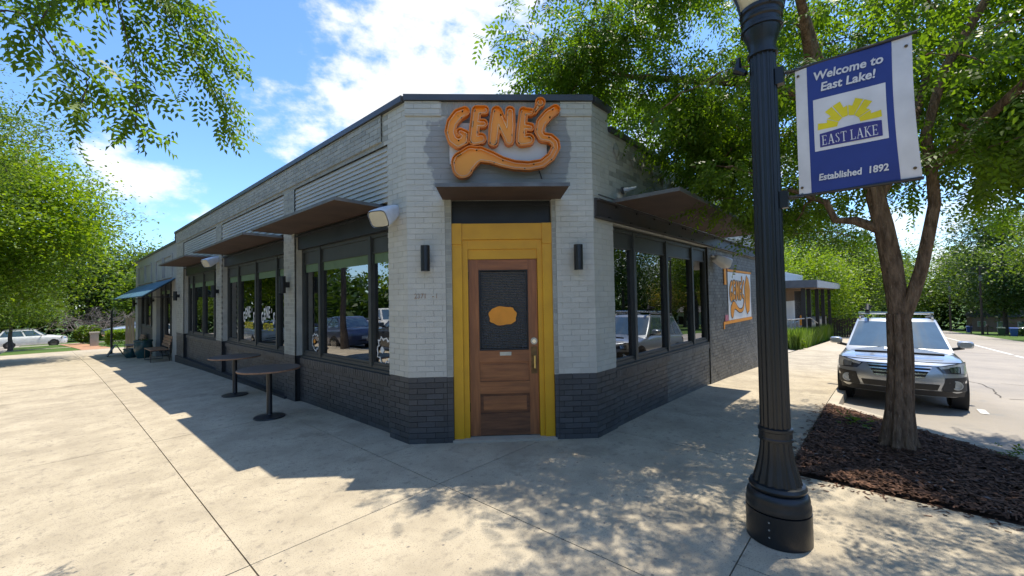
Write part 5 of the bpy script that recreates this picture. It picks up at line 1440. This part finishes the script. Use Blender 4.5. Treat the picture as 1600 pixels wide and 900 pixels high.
def car(name, label, paint, kind='wagon', L=4.7, W=1.82, H=1.62, group=None, detail=True, cladding=True):
    t = empty(name, (0, 0, 0), label, 'car', group)
    hood = {'wagon': .93, 'sedan': .90, 'suv': 1.0, 'pickup': 1.05}[kind]; belt = hood + .06
    base = superloop(L, W); n = len(base)
    def ring(z, k, kx, zf=0.0):
        v = []
        for x, y in base:
            fx = max(0, x / (L / 2)); zz = z + zf * fx ** 2
            v.append((x * kx, y * k, zz))
        return v
    rows = [ring(.24, .93, .955), ring(.34, .985, .985), ring(.50, 1.0, 1.0), ring(.66, 1.0, .998, -.01), ring(.80, .985, .985, -.02), ring(hood - .03, .965, .965, -.11), ring(hood + .03, .93, .945, -.14), ring(hood + .055, .85, .90, -.13)]
    b = MB(); b.v = [p for r in rows for p in r]
    for i in range(len(rows) - 1):
        for k in range(n): b.f.append((i * n + k, i * n + (k + 1) % n, (i + 1) * n + (k + 1) % n, (i + 1) * n + k))
    o = (len(rows) - 1) * n; top = len(b.v)
    # hood and deck: inner rows closing the top, slightly domed
    for kk, dz in ((.6, .03), (.25, .045)):
        for x, y, z in rows[-1]: b.v.append((x * (kk * .25 + .75) if kk > .5 else x * .8, y * kk, z + dz + (.05 * (1 - kk) if x > 0 else 0)))
    for lvl in range(2):
        a0 = o if lvl == 0 else top; a1 = top + lvl * n
        for k in range(n): b.f.append((a0 + k, a0 + (k + 1) % n, a1 + (k + 1) % n, a1 + k))
    b.f.append(tuple(top + n + k for k in range(n)))
    b.f.append(tuple(range(n - 1, -1, -1)))
    body = b.build('body', paint, t, smooth=True)
    # greenhouse
    rw = W * .5
    if kind in ('wagon', 'suv'): xs = (.92, .22, -L / 2 + .62, -L / 2 + .22)
    elif kind == 'sedan': xs = (.80, .08, -1.05, -1.72)
    else: xs = (.95, .35, -.55, -.72)
    zb_, zr = belt - .01, H - .02
    bw, tw = rw * .90, rw * .70
    def gh(k_out, zlo, zhi):
        f = lambda z: (z - zb_) / (zr - zb_)
        out = []
        for z in (zlo, zhi):
            q = f(z); w = bw + (tw - bw) * q + k_out; xf = xs[0] + (xs[1] - xs[0]) * q + k_out; xr = xs[3] + (xs[2] - xs[3]) * q - k_out
            out.append([(xf, -w * .90, z - (.0)), (xf + .07, 0, z), (xf, w * .90, z), (xr, w, z), (xr - .03, 0, z), (xr, -w, z), ] if False else [(xf - .06, -w, z), (xf + .035, -w * .5, z), (xf + .07, 0, z), (xf + .035, w * .5, z), (xf - .06, w, z), (xr, w, z), (xr - .05, 0, z), (xr, -w, z)])
        return out
    lo, hi = gh(0, zb_ - .03, zr); g = MB(); g.v = lo + hi
    g.f = [(k, (k + 1) % 8, 8 + (k + 1) % 8, 8 + k) for k in range(8)]
    m_ = len(g.v); g.v += [(x * .93 + (hi[2][0] + hi[6][0]) / 2 * .07, y * .8, H + .005) for x, y, z in hi]
    g.f += [(8 + k, 8 + (k + 1) % 8, 16 + (k + 1) % 8, 16 + k) for k in range(8)] + [tuple(range(16, 24))]
    roof = g.build('cabin', paint, t, smooth=True)
    # glass, laid just outside the cabin shell
    a, c = gh(.006, zb_ + .04, zr - .05)
    ins = lambda p, q, f: tuple(p[i] + (q[i] - p[i]) * f for i in range(3))
    w = MB(); fr = [0, 1, 2, 3, 4]; A_ = [a[i] for i in fr]; C_ = [c[i] for i in fr]
    A_[0] = ins(a[0], a[1], .10); A_[4] = ins(a[4], a[3], .10); C_[0] = ins(c[0], c[1], .12); C_[4] = ins(c[4], c[3], .12)
    w.v = A_ + C_; w.f = [(i, i + 1, 6 + i, 5 + i) for i in range(4)]; w.build('windscreen', 'car_glass', roof, smooth=True)
    for s0, s1 in ((4, 5), (7, 0)):
        cuts = (.07, .40, .44, .72, .76, .94) if kind in ('wagon', 'suv') else ((.08, .50, .54, .90) if kind == 'sedan' else (.12, .88))
        for f0, f1 in zip(cuts[::2], cuts[1::2]):
            if s0 == 7: f0, f1 = 1 - f1, 1 - f0
            w = MB(); w.add([ins(a[s0], a[s1], f0), ins(a[s0], a[s1], f1), ins(c[s0], c[s1], f1), ins(c[s0], c[s1], f0)], [(0, 1, 2, 3)]); w.build('side_window', 'car_glass', roof)
    w = MB(); w.v = [ins(a[5], a[6], .1), a[6], ins(a[7], a[6], .1), ins(c[5], c[6], .12), c[6], ins(c[7], c[6], .12)]; w.f = [(0, 1, 4, 3), (1, 2, 5, 4)]; w.build('rear_window', 'car_glass', roof)
    # wheels with arches
    R0 = .345 if kind != 'sedan' else .325; wx = (L * .295, -L * .285)
    for x in wx:
        for sd in (-1, 1):
            y = sd * (W / 2 - .112)
            ar = MB().lathe([(R0 + .05, -.10), (R0 + .06, .118), (R0 - .02, .122), (.0, .10)], 32, (x, y, R0), axis='y') if sd > 0 else MB().lathe([(0, -.10), (R0 - .02, -.122), (R0 + .06, -.118), (R0 + .05, .10)], 32, (x, y, R0), axis='y')
            wh = ar.build('wheel_arch', 'plastic_black' if cladding else paint, t, smooth=True) if cladding else MB().lathe([(0, -.10), (R0 + .03, -.112), (R0 + .03, .112), (0, .10)], 32, (x, y, R0), axis='y').build('wheel_arch', 'black', t, smooth=True)
            ty = MB().lathe([(R0 * .62, -.125), (R0 * .93, -.128), (R0, -.10), (R0, .10), (R0 * .93, .128), (R0 * .62, .125)], 32, (x, y, R0), axis='y').build('tyre', 'tyre', t, smooth=True)
            rm = MB().lathe([(0, .05), (R0 * .60, .05), (R0 * .64, .127), (R0 * .60, .129)], 32, (x, y, R0), axis='y') if sd > 0 else MB().lathe([(R0 * .60, -.129), (R0 * .64, -.127), (R0 * .60, -.05), (0, -.05)], 32, (x, y, R0), axis='y')
            rm.build('rim', 'headlamp_dark', ty, smooth=True)
            sp = MB()
            for q in range(5):
                an = q * 2 * math.pi / 5 + .3; ca, sa = math.cos(an), math.sin(an)
                v = []
                for rr, hw in ((.02, .03), (R0 * .62, .045)):
                    for e in (-1, 1): v.append((x + ca * rr - sa * hw * e, y + sd * .126, R0 + sa * rr + ca * hw * e))
                sp.add(v, [(0, 1, 3, 2)])
            sp.add([(x + .07 * math.cos(i * .524), y + sd * .128, R0 + .07 * math.sin(i * .524)) for i in range(12)], [tuple(range(12))])
            sp.build('spokes', 'rim', ty)
    # mirrors
    for sd in (-1, 1):
        mm = MB(); cx_, cy_, cz_ = xs[0] - .32, sd * (W / 2 + .10), belt + .12
        mm.v = []; 
        for xx_, k in ((.07, .72), (.03, 1.0), (-.04, 1.0), (-.06, .9)):
            for an in np.linspace(0, 2 * math.pi, 13)[:-1]:
                mm.v.append((cx_ + xx_, cy_ + .115 * k * math.copysign(abs(math.cos(an)) ** .6, math.cos(an)), cz_ + .075 * k * math.copysign(abs(math.sin(an)) ** .6, math.sin(an))))
        mm.f = [(i * 12 + k, i * 12 + (k + 1) % 12, (i + 1) * 12 + (k + 1) % 12, (i + 1) * 12 + k) for i in range(3) for k in range(12)] + [tuple(range(11, -1, -1)), tuple(range(36, 48))]
        mo = mm.build('wing_mirror', paint, t, smooth=True)
        MB().tube([(cx_, sd * (W / 2 - .09), belt + .02), (cx_, cy_ - sd * .02, cz_ - .06)], .03, 6).build('mirror_foot', 'plastic_black', mo)
    # front and rear lights, following the plan outline
    def surf(y, z, out=.012, rear=False):
        u = min(abs(y) / (W / 2), .995); p = 2.7; x = (1 - u ** p) ** (1 / p) * (NOSE if not rear else .5) + L / 2 - (NOSE if not rear else .5)
        k = np.interp(z, [.24, .34, .50, .66, .80, hood - .03, hood + .03], [.955, .985, 1.0, .998, .985, .965, .945])
        return (x * k + out, y, z)
    def patchf(nm, poly, m, out=.012, rear=False, par=None):
        # subdivided strip polygon (top edge list, bottom edge list) wrapped on the nose
        tp, bt_ = poly; v = []; f = []; k = 8
        for i in range(k + 1):
            q = i / k
            for e in (tp, bt_):
                yy = e[0][0] + (e[1][0] - e[0][0]) * q; zz = e[0][1] + (e[1][1] - e[0][1]) * q; p = surf(yy, zz, out, rear)
                v.append((-p[0], p[1], p[2]) if rear else p)
        f = [(2 * i, 2 * i + 1, 2 * i + 3, 2 * i + 2) for i in range(k)]
        bb_ = MB(); bb_.add(v, f); return bb_.build(nm, m, par or t, smooth=True)
    for sd in (-1, 1):
        hl = patchf('headlight', (((sd * W * .27, hood - .16), (sd * W * .482, hood - .07)), ((sd * W * .32, hood - .27), (sd * W * .484, hood - .28))), 'headlamp_dark')
        patchf('lamp_lens', (((sd * W * .36, hood - .165), (sd * W * .435, hood - .145)), ((sd * W * .37, hood - .245), (sd * W * .43, hood - .25))), 'chrome', .02, par=hl)
        patchf('lamp_reflector', (((sd * W * .285, hood - .168), (sd * W * .476, hood - .085)), ((sd * W * .30, hood - .20), (sd * W * .476, hood - .145))), 'headlamp', .018, par=hl)
        patchf('lamp_reflector', (((sd * W * .44, hood - .14), (sd * W * .478, hood - .135)), ((sd * W * .44, hood - .265), (sd * W * .478, hood - .27))), 'headlamp', .018, par=hl)
        patchf('tail_light', (((sd * W * .33, hood - .02), (sd * W * .485, hood - .02)), ((sd * W * .35, hood - .18), (sd * W * .487, hood - .18))), 'tail_red', .012, True)
    patchf('number_plate', (((-.16, .62), (.16, .62)), ((-.16, .50), (.16, .50))), 'plate', .02, True)
    patchf('rear_bumper', (((-W * .48, .44), (W * .48, .44)), ((-W * .48, .25), (W * .48, .25))), 'plastic_black', .012, True)
    gr = patchf('grille', (((-W * .24, hood - .16), (W * .24, hood - .16)), ((-W * .185, hood - .36), (W * .185, hood - .36))), 'plastic_black', .014)
    for i, q in enumerate((.03, .33, .63, .95)):
        z = hood - .165 - .19 * q; hw = W * (.238 - .055 * q)
        patchf('grille_bar', (((-hw, z), (hw, z)), ((-hw, z - .022), (hw, z - .022))), 'chrome', .028, par=gr)
    patchf('bonnet_gap', (((-W * .44, hood - .085), (W * .44, hood - .085)), ((-W * .44, hood - .10), (W * .44, hood - .10))), 'black', .006)
    patchf('lower_intake', (((-W * .29, .46), (W * .29, .46)), ((-W * .27, .36), (W * .27, .36))), 'black', .014)
    patchf('bumper_skirt', (((-W * .47, .345), (W * .47, .345)), ((-W * .46, .25), (W * .46, .25))), 'plastic_black' if cladding else paint, .012)
    for sd in (-1, 1):
        fs_ = patchf('fog_surround', (((sd * W * .33, .58), (sd * W * .488, .60)), ((sd * W * .30, .35), (sd * W * .486, .35))), 'plastic_black' if cladding else paint, .013)
        p = surf(sd * W * .405, .46, .02); MB().lathe([(.075, -.03), (.078, .012), (.060, .014), (.055, -.0), (.0, .006)], 20, p, axis='x').build('fog_light', 'headlamp', fs_, smooth=True)
    if kind in ('wagon', 'suv') and detail:
        for sd in (-1, 1):
            rr = MB().tube([(xs[1] - .05, sd * tw * .93, H - .03), (xs[1] - .18, sd * tw * .93, H + .055), (xs[2] + .1, sd * tw * .93, H + .055), (xs[2] - .03, sd * tw * .93, H - .03)], .022, 8).build('roof_rail', 'steel_grey', t, smooth=True)
    if kind == 'pickup':
        bd = MB().box(-L / 2 + .12, -.85, -W / 2 + .10, W / 2 - .10, hood + .0, hood + .112).build('cargo_cover', 'plastic_black', t)
    return t


def place(o, x, y, yaw, dz=0.0, s=1.0):
    o.location = (x, y, gz(x, y) + dz); o.rotation_euler = (0, 0, yaw); o.scale = (s, s, s)
    sl = 0.0
    if abs(math.cos(yaw)) > .9:
        sl = (gz(x + 1, y) - gz(x - 1, y)) / 2 * math.copysign(1, math.cos(yaw))
    o.rotation_euler = (0, -math.atan(sl), yaw)
    return o


PI = math.pi
c1 = car('parked_car', 'silver estate car with roof rack parked at the kerb behind the tree trunk', 'car_silver', 'wagon', 4.75, 1.82, 1.62)
# its roof carrier: cross bars and a bike tray
rc = MB().tube([(.05, -.62, 1.74), (.05, .62, 1.74)], .02, 8).tube([(-.75, -.62, 1.74), (-.75, .62, 1.74)], .02, 8).build('roof_bar', 'chrome', c1)
MB().box(-.9, .25, -.50, -.42, 1.765, 1.79).build('bike_tray', 'plastic_black', c1)
MB().tube([(.0, -.46, 1.80), (-.1, -.46, 1.93), (-.2, -.44, 1.84)], .03, 6).tube([(-.4, -.46, 1.80), (-.3, -.40, 1.90), (-.5, -.5, 1.86)], .028, 6).build('bike_clamp', 'plastic_black', c1)
MB().tube([(1.88, -.62, .955), (1.98, -.3, .965), (2.01, 0, .97), (1.98, .3, .965), (1.88, .62, .955)], .022, 6).build('hood_deflector', 'plastic_black', c1)
place(c1, 10.25 + 1.42 * .94 * 1.0, -.11, PI, RD + .01, .93)
c1.location.x = 11.75
wc = car('parked_car', 'white suv parked side on beyond the small lawn tree', 'car_white', 'suv', 4.7, 1.88, 1.66, cladding=False); place(wc, -1.1, 60.5, 0, RD)
sc2 = car('parked_car', 'pale silver car half hidden behind the hedge on the left', 'car_silver', 'sedan', 4.7, 1.80, 1.46, cladding=False); place(sc2, 5.2, 48.5, PI, .42)
fw = car('parked_car', 'white pickup far across the street on the right', 'car_white', 'pickup', 5.3, 1.95, 1.8, cladding=False); place(fw, 103, -17.5, PI / 2, RD)
fw2 = car('parked_car', 'dark car parked by the fence down the street', 'car_grey', 'sedan', 4.6, 1.78, 1.45, cladding=False); place(fw2, 48, -.2, PI, RD)
# cars at the other kerb and across the junction, mirrored in the panes
r1 = car('parked_car', 'grey hatchback at the side road kerb mirrored in the first side window', 'car_grey', 'wagon', 4.4, 1.80, 1.5, cladding=False); place(r1, -3.15, 13.6, PI / 2, RD)
r2 = car('parked_car', 'blue grey saloon at the side road kerb mirrored left of the hatchback', 'car_blue', 'sedan', 4.7, 1.82, 1.45, cladding=False); place(r2, -3.15, 19.6, PI / 2, RD)
r3 = car('parked_car', 'white pickup across the side road mirrored in the first side window', 'car_white', 'pickup', 5.4, 1.95, 1.82, cladding=False); place(r3, -9.0, 25, -PI / 2, RD)
r4 = car('parked_car', 'white saloon farther up the side road mirrored in the wing windows', 'car_white', 'sedan', 4.7, 1.82, 1.45, cladding=False); place(r4, -3.15, 31.0, PI / 2, RD)
r5 = car('parked_car', 'pale silver car across the street mirrored in the right window', 'car_silver', 'suv', 4.7, 1.85, 1.62, cladding=False); place(r5, 14.2, -7.5, 0, RD)

# ================================================================== the neighbour on the right
nb = empty('neighbour_building', (29, 4.5, gz(29, 4.5)), 'low modern neighbour with flat grey canopy and white siding', 'building')
zg = gz(30, 4)
MB().box(28.6, 43.5, 3.0, 9.0, 2.04, 2.07).build('soffit', 'soffit', nb)
MB().box(28.45, 43.5, 2.85, 9.1, 2.075, 2.50).build('canopy_roof', 'fascia', nb)
MB().box(28.45, 43.5, 2.80, 2.845, 2.06, 2.46).build('fascia', 'fascia_sunlit', nb)  # sunlit street side, made brighter by its colour
for i in range(7): MB().box(27.5, 36.5, 4.5 - i * .004, 4.55, 2.505 + i * .078, 2.505 + i * .078 + .074).build('siding_board', 'siding', nb)
MB().box(27.5, 36.4, 4.6, 12, -1.5, 3.0).build('upper_block', 'siding', nb)
MB().box(29.5, 36, 4.45, 4.498, 1.3, 2.03).build('wood_fascia', 'soffit', nb)
for x, y in ((29.2, 3.5), (31.5, 3.5), (34.5, 3.4), (38, 3.4), (42.5, 3.4)): MB().box(x, x + .2, y, y + .2, gz(x, y) - .3, 2.039).build('column', 'black', nb)
for i in range(14): MB().box(29.3 + i * .28, 29.34 + i * .28, 4.0, 4.03, .1, 1.9).build('screen_slat', 'black', nb)
MB().box(27.2, 43, 3.75, 9, gz(43, 4) - 1, -.2).build('deck', 'concrete_old', nb)
MB().box(36, 43, 4.6, 4.7, -.2, 2.03).build('dark_glazing', 'car_glass', nb)
rl = empty('ramp_railing', (26, 3.6, gz(26, 3.6)), 'grey metal handrail stepping down beside the neighbour ramp', 'railing')
zz = lambda x: gz(x, 3.6)
MB().tube([(24.2, 3.7, zz(24.2) + 1.35), (26.0, 3.7, zz(26) + 1.35), (31.0, 3.5, zz(31) + 1.5), (33.5, 3.4, zz(33) + 1.15)], .035, 6).build('handrail', 'rail_grey', rl)
for x in (24.2, 25.4, 26.6, 28, 29.5, 31): MB().tube([(x, 3.7, zz(x) - .1), (x, 3.68, zz(x) + 1.4)], .03, 6).build('post', 'rail_grey', rl)
MB().box(23.6, 24.3, 3.85, 3.9, zz(24) + .1, zz(24) + 1.75).build('end_panel', 'steel_grey', rl)
for i in range(8): MB().tube([(24.4 + i * .25, 3.7, zz(24)), (24.4 + i * .25, 3.7, zz(25) + 1.3)], .012, 4).build('baluster', 'rail_grey', rl)
# tall grassy plants along its foot
n = 5200; V = []; Fc = []
for i in range(n):
    t = random.random(); x = 22.6 + 21 * t ** 1.3; y = 2.95 + random.random() * (.9 if x > 23.2 else .4) + .02 * (x - 22.6); z = gz(x, y) - .03
    h = random.uniform(.5, 1.05) * (1.0 if x < 34 else 1.15); a = random.uniform(0, 6.28); l = random.uniform(.02, .30); w = random.uniform(.012, .028); c, s_ = math.cos(a), math.sin(a); o = len(V)
    V += [(x - s_ * w, y + c * w, z), (x + s_ * w, y - c * w, z), (x + c * l * .35 + s_ * w, y + s_ * l * .35 - c * w, z + h * .65), (x + c * l * .35 - s_ * w, y + s_ * l * .35 + c * w, z + h * .65), (x + c * l, y + s_ * l, z + h), (x + c * l, y + s_ * l + .002, z + h)]
    Fc += [(o, o + 1, o + 2, o + 3), (o + 3, o + 2, o + 5, o + 4)]
tag(np_mesh('tall_grass_border', V, Fc, 'leaf_blade'), 'tall green grassy border along the neighbour ramp', 'plants', kind='stuff')
bush('shrub', 23.3, 3.2, gz(23.3, 3.2) - .05, .45, .35, .32, 'leaf_bright', 'small leafy shrub at the near end of the tall grass border', 700, .10)
oc = empty('traffic_cone', (30.8, 3.95, -.2), 'orange cone standing on the neighbour deck', 'cone')
MB().lathe([(.22, 0), (.22, .03), (.15, .035), (.03, .62), (0, .62)], 16, (30.8, 3.95, -.2)).build('cone', 'orange_flat', oc)
fe = empty('dark_fence', (45, 3.2, gz(45, 3.2)), 'dark upright board fence beyond the neighbour', 'fence')
for i in range(16): MB().box(44.6 + .02, 44.7, 1.6 + i * .17, 1.6 + i * .17 + .15, gz(44.6, 2) - .1, gz(44.6, 2) + 1.6).build('board', 'wood_dark', fe)

# ================================================================== across the street, right
def wheelie(x, y, m, label):
    z = gz(x, y) + RD; t = empty('wheelie_bin', (x, y, z), label, 'bin', 'wheeled bins across the street'); s = 1.0
    b = MB(); b.add([(x - .25, y - .24, z + .06), (x + .25, y - .24, z + .06), (x + .25, y + .24, z + .06), (x - .25, y + .24, z + .06), (x - .36, y - .32, z + 1.0), (x + .36, y - .32, z + 1.0), (x + .36, y + .32, z + 1.0), (x - .36, y + .32, z + 1.0)],
                    [(0, 3, 2, 1), (0, 1, 5, 4), (1, 2, 6, 5), (2, 3, 7, 6), (3, 0, 4, 7)]); b.build('bin_body', m, t)
    b = MB(); b.add([(x - .40, y - .36, z + 1.0), (x + .40, y - .36, z + 1.0), (x + .40, y + .36, z + 1.0), (x - .40, y + .36, z + 1.0), (x - .32, y - .3, z + 1.1), (x + .32, y - .3, z + 1.1), (x + .32, y + .3, z + 1.1), (x - .32, y + .3, z + 1.1)],
                    [(4, 5, 6, 7), (0, 1, 5, 4), (1, 2, 6, 5), (2, 3, 7, 6), (3, 0, 4, 7), (0, 3, 2, 1)]); b.build('lid', m, t)
    for sy in (-.3, .3): MB().lathe([(0, -.03), (.11, -.03), (.11, .03), (0, .03)], 14, (x + .25, y + sy, z + .11), axis='y').build('wheel', 'tyre', t)


wheelie(78, -11.3, 'bin_blue', 'blue wheeled bin nearest the right picture edge'); wheelie(79.5, -10.5, 'bin_green', 'dark green wheeled bin beside the blue one'); wheelie(98, -9.6, 'bin_blue', 'small blue wheeled bin farther down the street')
def mailbox(x, y, label):
    z = gz(x, y) - .15; t = empty('mailbox', (x, y, z), label, 'mailbox', 'mailboxes across the street')
    MB().box(x - .06, x + .06, y - .06, y + .06, z, z + 1.1).build('post', 'wood_dark', t)
    b = MB(); v = []
    for xx_ in (-.28, .28): v += [(x + xx_, y + .14 * c, z + 1.1 + h) for c, h in ((-1, 0), (1, 0), (1, .14), (.7, .24), (0, .28), (-.7, .24), (-1, .14))]
    b.add(v, [tuple(range(6, -1, -1)), tuple(range(7, 14))] + [(i, (i + 1) % 7, 7 + (i + 1) % 7, 7 + i) for i in range(7)]); b.build('box', 'wood_dark', t)
mailbox(84, -9.9, 'brown mailbox left of the wheeled bins'); mailbox(92, -9.2, 'brown mailbox farther down the street')
def house(x, y, w, d, h, m, label, rh=1.8):
    z = gz(x, y) - .2; t = empty('house', (x, y, z), label, 'house'); MB().box(x, x + d, y - w / 2, y + w / 2, z, z + h).build('wall', m, t)
    b = MB(); b.add([(x - .4, y - w / 2 - .4, z + h), (x - .4, y + w / 2 + .4, z + h), (x + d + .4, y + w / 2 + .4, z + h), (x + d + .4, y - w / 2 - .4, z + h), (x + d / 2, y - w / 2 + .5, z + h + rh), (x + d / 2, y + w / 2 - .5, z + h + rh)],
                    [(0, 4, 5, 1), (2, 5, 4, 3), (1, 5, 2), (0, 3, 4), (0, 1, 2, 3)]); b.build('roof', 'roof_grey', t)
    for k in range(3):
        yy = y - w / 2 + w * (k + .5) / 3; wn_ = MB().box(x - .06, x - .001, yy - .6, yy + .6, z + 1.0, z + 2.1).build('window', 'siding', t); MB().box(x - .08, x - .061, yy - .5, yy + .5, z + 1.08, z + 2.02).build('pane', 'car_glass', wn_)
    MB().box(x - .07, x - .001, y - w / 2 + .5, y - w / 2 + 1.4, z + .2, z + 2.2).build('door', 'wood_dark', t)
house(128, -17, 8, 8, 3.0, 'house_brown', 'brown low house at the end of the street'); house(110, -29, 12, 8, 3.2, 'siding', 'white house behind the yellowish tree on the right')
bush('shrub', 85, -14.0, gz(85, -14) - .2, 1.0, 1.6, .6, 'leaf_dark', 'low dark shrub behind the wheeled bins', 900, .25); bush('shrub', 95, -14.5, gz(95, -14) - .2, .8, 1.0, .5, 'leaf_yellow', 'small reddish shrub on the lawn across the street', 600, .22)
def pole(x, y, h, label):
    z = gz(x, y) - .2; t = empty('utility_pole', (x, y, z), label, 'utility pole', 'utility poles down the street'); MB().tube([(x, y, z), (x, y, z + h)], [.15, .10], 8).build('shaft', 'wood_dark', t)
    MB().box(x - .05, x + .05, y - 1.1, y + 1.1, z + h - .7, z + h - .58).build('cross_arm', 'wood_dark', t); MB().lathe([(.16, -.4), (.18, -.35), (.18, .3), (.1, .36)], 12, (x - .28, y, z + h - 2.0)).build('transformer', 'steel_grey', t); return (x, y, z + h - .5)
p1 = pole(88, -9.9, 10, 'near wooden utility pole across the street'); p2 = pole(112, -8.7, 10, 'far wooden utility pole at the street end')
wr = empty('overhead_wires', p1, 'thin overhead wires running between the utility poles', 'wires')
for dy in (-1, 0, 1):
    w = MB(); w.tube([(p1[0] + (p2[0] - p1[0]) * t, p1[1] + dy + (p2[1] - p1[1]) * t, p1[2] + (p2[2] - p1[2]) * t - 1.2 * t * (1 - t)) for t in np.linspace(0, 1, 9)], .025, 4)
    w.tube([(p1[0] + (40 - p1[0]) * t, p1[1] + dy + (-9.9 - p1[1]) * t, p1[2] + (7.5 - p1[2]) * t - 4 * t * (1 - t)) for t in np.linspace(0, 1, 12)], .025, 4); w.build('wire', 'wire', wr)
p3 = pole(40, -9.9, 9.5, 'wooden utility pole outside the right picture edge')
# pale building over the street, mirrored in the right-hand window
pb2 = empty('pale_building', (8, -19, 0), 'pale rendered building over the street mirrored in the right window', 'building')
MB().box(0, 11.5, -26, -17.5, -.3, 6.0).build('wall', 'render_pale', pb2); MB().box(-.1, 11.6, -26.1, -17.4, 6.001, 6.25).build('parapet', 'render_pale', pb2)
for x in (1.6, 4.6, 7.6):
    wn_ = MB().box(x, x + 1.6, -17.499, -17.42, 1.0, 3.0).build('window', 'frame', pb2); MB().box(x + .08, x + 1.52, -17.419, -17.40, 1.08, 2.92).build('pane', 'car_glass', wn_)

# ================================================================== the far woods that close every view: one mass nobody could count
P = []
def wood_strip(x0, y0, x1, y1, n, h, deep):
    t = rng.uniform(0, 1, n); x = x0 + (x1 - x0) * t; y = y0 + (y1 - y0) * t; L = math.hypot(x1 - x0, y1 - y0); nx, ny = -(y1 - y0) / L, (x1 - x0) / L
    d = rng.uniform(0, deep, n); top = h * (.72 + .2 * np.sin(t * 23 + x0) + .12 * np.sin(t * 61 + y0))
    z = top * rng.uniform(0, 1, n) ** .8; x = x + nx * d; y = y + ny * d
    P.append(np.stack([x, y, z + np.array([gz(a, b) for a, b in zip(x, y)]) - .2], 1))
wood_strip(30, 104, -40, 100, 20000, 17, 10); wood_strip(150, -45, 142, 30, 26000, 24, 10); wood_strip(142, 30, 30, 104, 9000, 15, 10)
wood_strip(-34, 100, -30, -40, 16000, 10, 8); wood_strip(-30, -34, 60, -36, 12000, 9, 8); wood_strip(60, -40, 150, -45, 9000, 12, 8); wood_strip(24, 70, 66, 14, 9000, 9, 6)
P = np.concatenate(P); n = len(P)
wd = scatter('far_woods', LQ, P, rot_mats(rng.uniform(0, 6.28, n), rng.normal(.25, .5, n), rng.normal(0, .5, n)), rng.uniform(.7, 1.4, n) * 1.05, 'leaf_dark', None)
tag(wd, 'dense green woods closing the view behind the trees and houses', 'woods', kind='stuff')

# weeds in the mulch
for (x, y, lab) in ((6.75, -1.05, 'small green weeds in the mulch near the road edge'), (6.35, -1.55, 'tuft of green weeds in the mulch nearest the right picture edge'), (7.2, .35, 'sparse pale weeds in the mulch behind the lamp post')):
    t = empty('weed', (x, y, gz(x, y)), lab, 'weeds'); k = 26
    P = np.stack([x + rng.normal(0, .14, k), y + rng.normal(0, .10, k), np.full(k, gz(x, y) + .03) + rng.uniform(0, .05, k)], 1)
    scatter('leaves', sprig_template(5, .08, .04, .02), P, rot_mats(rng.uniform(0, 6.28, k), rng.normal(-.4, .3, k), rng.normal(0, .3, k)), rng.uniform(.7, 1.3, k), 'leaf_near', t)
n = 130; P = np.stack([rng.uniform(4.9, 8.0, n), rng.uniform(-2.6, .7, n), np.zeros(n)], 1); P = np.array([(x, y, gz(x, y) + .04) for x, y, z in P if in_mulch(x, y)]); n = len(P)
tag(scatter('fallen_leaves', LQ, P, rot_mats(rng.uniform(0, 6.28, n), rng.normal(0, .25, n), rng.normal(0, .25, n)), rng.uniform(.03, .06, n), 'bare_twig', None), 'dry fallen leaves lying on the mulch', 'leaves', kind='stuff')
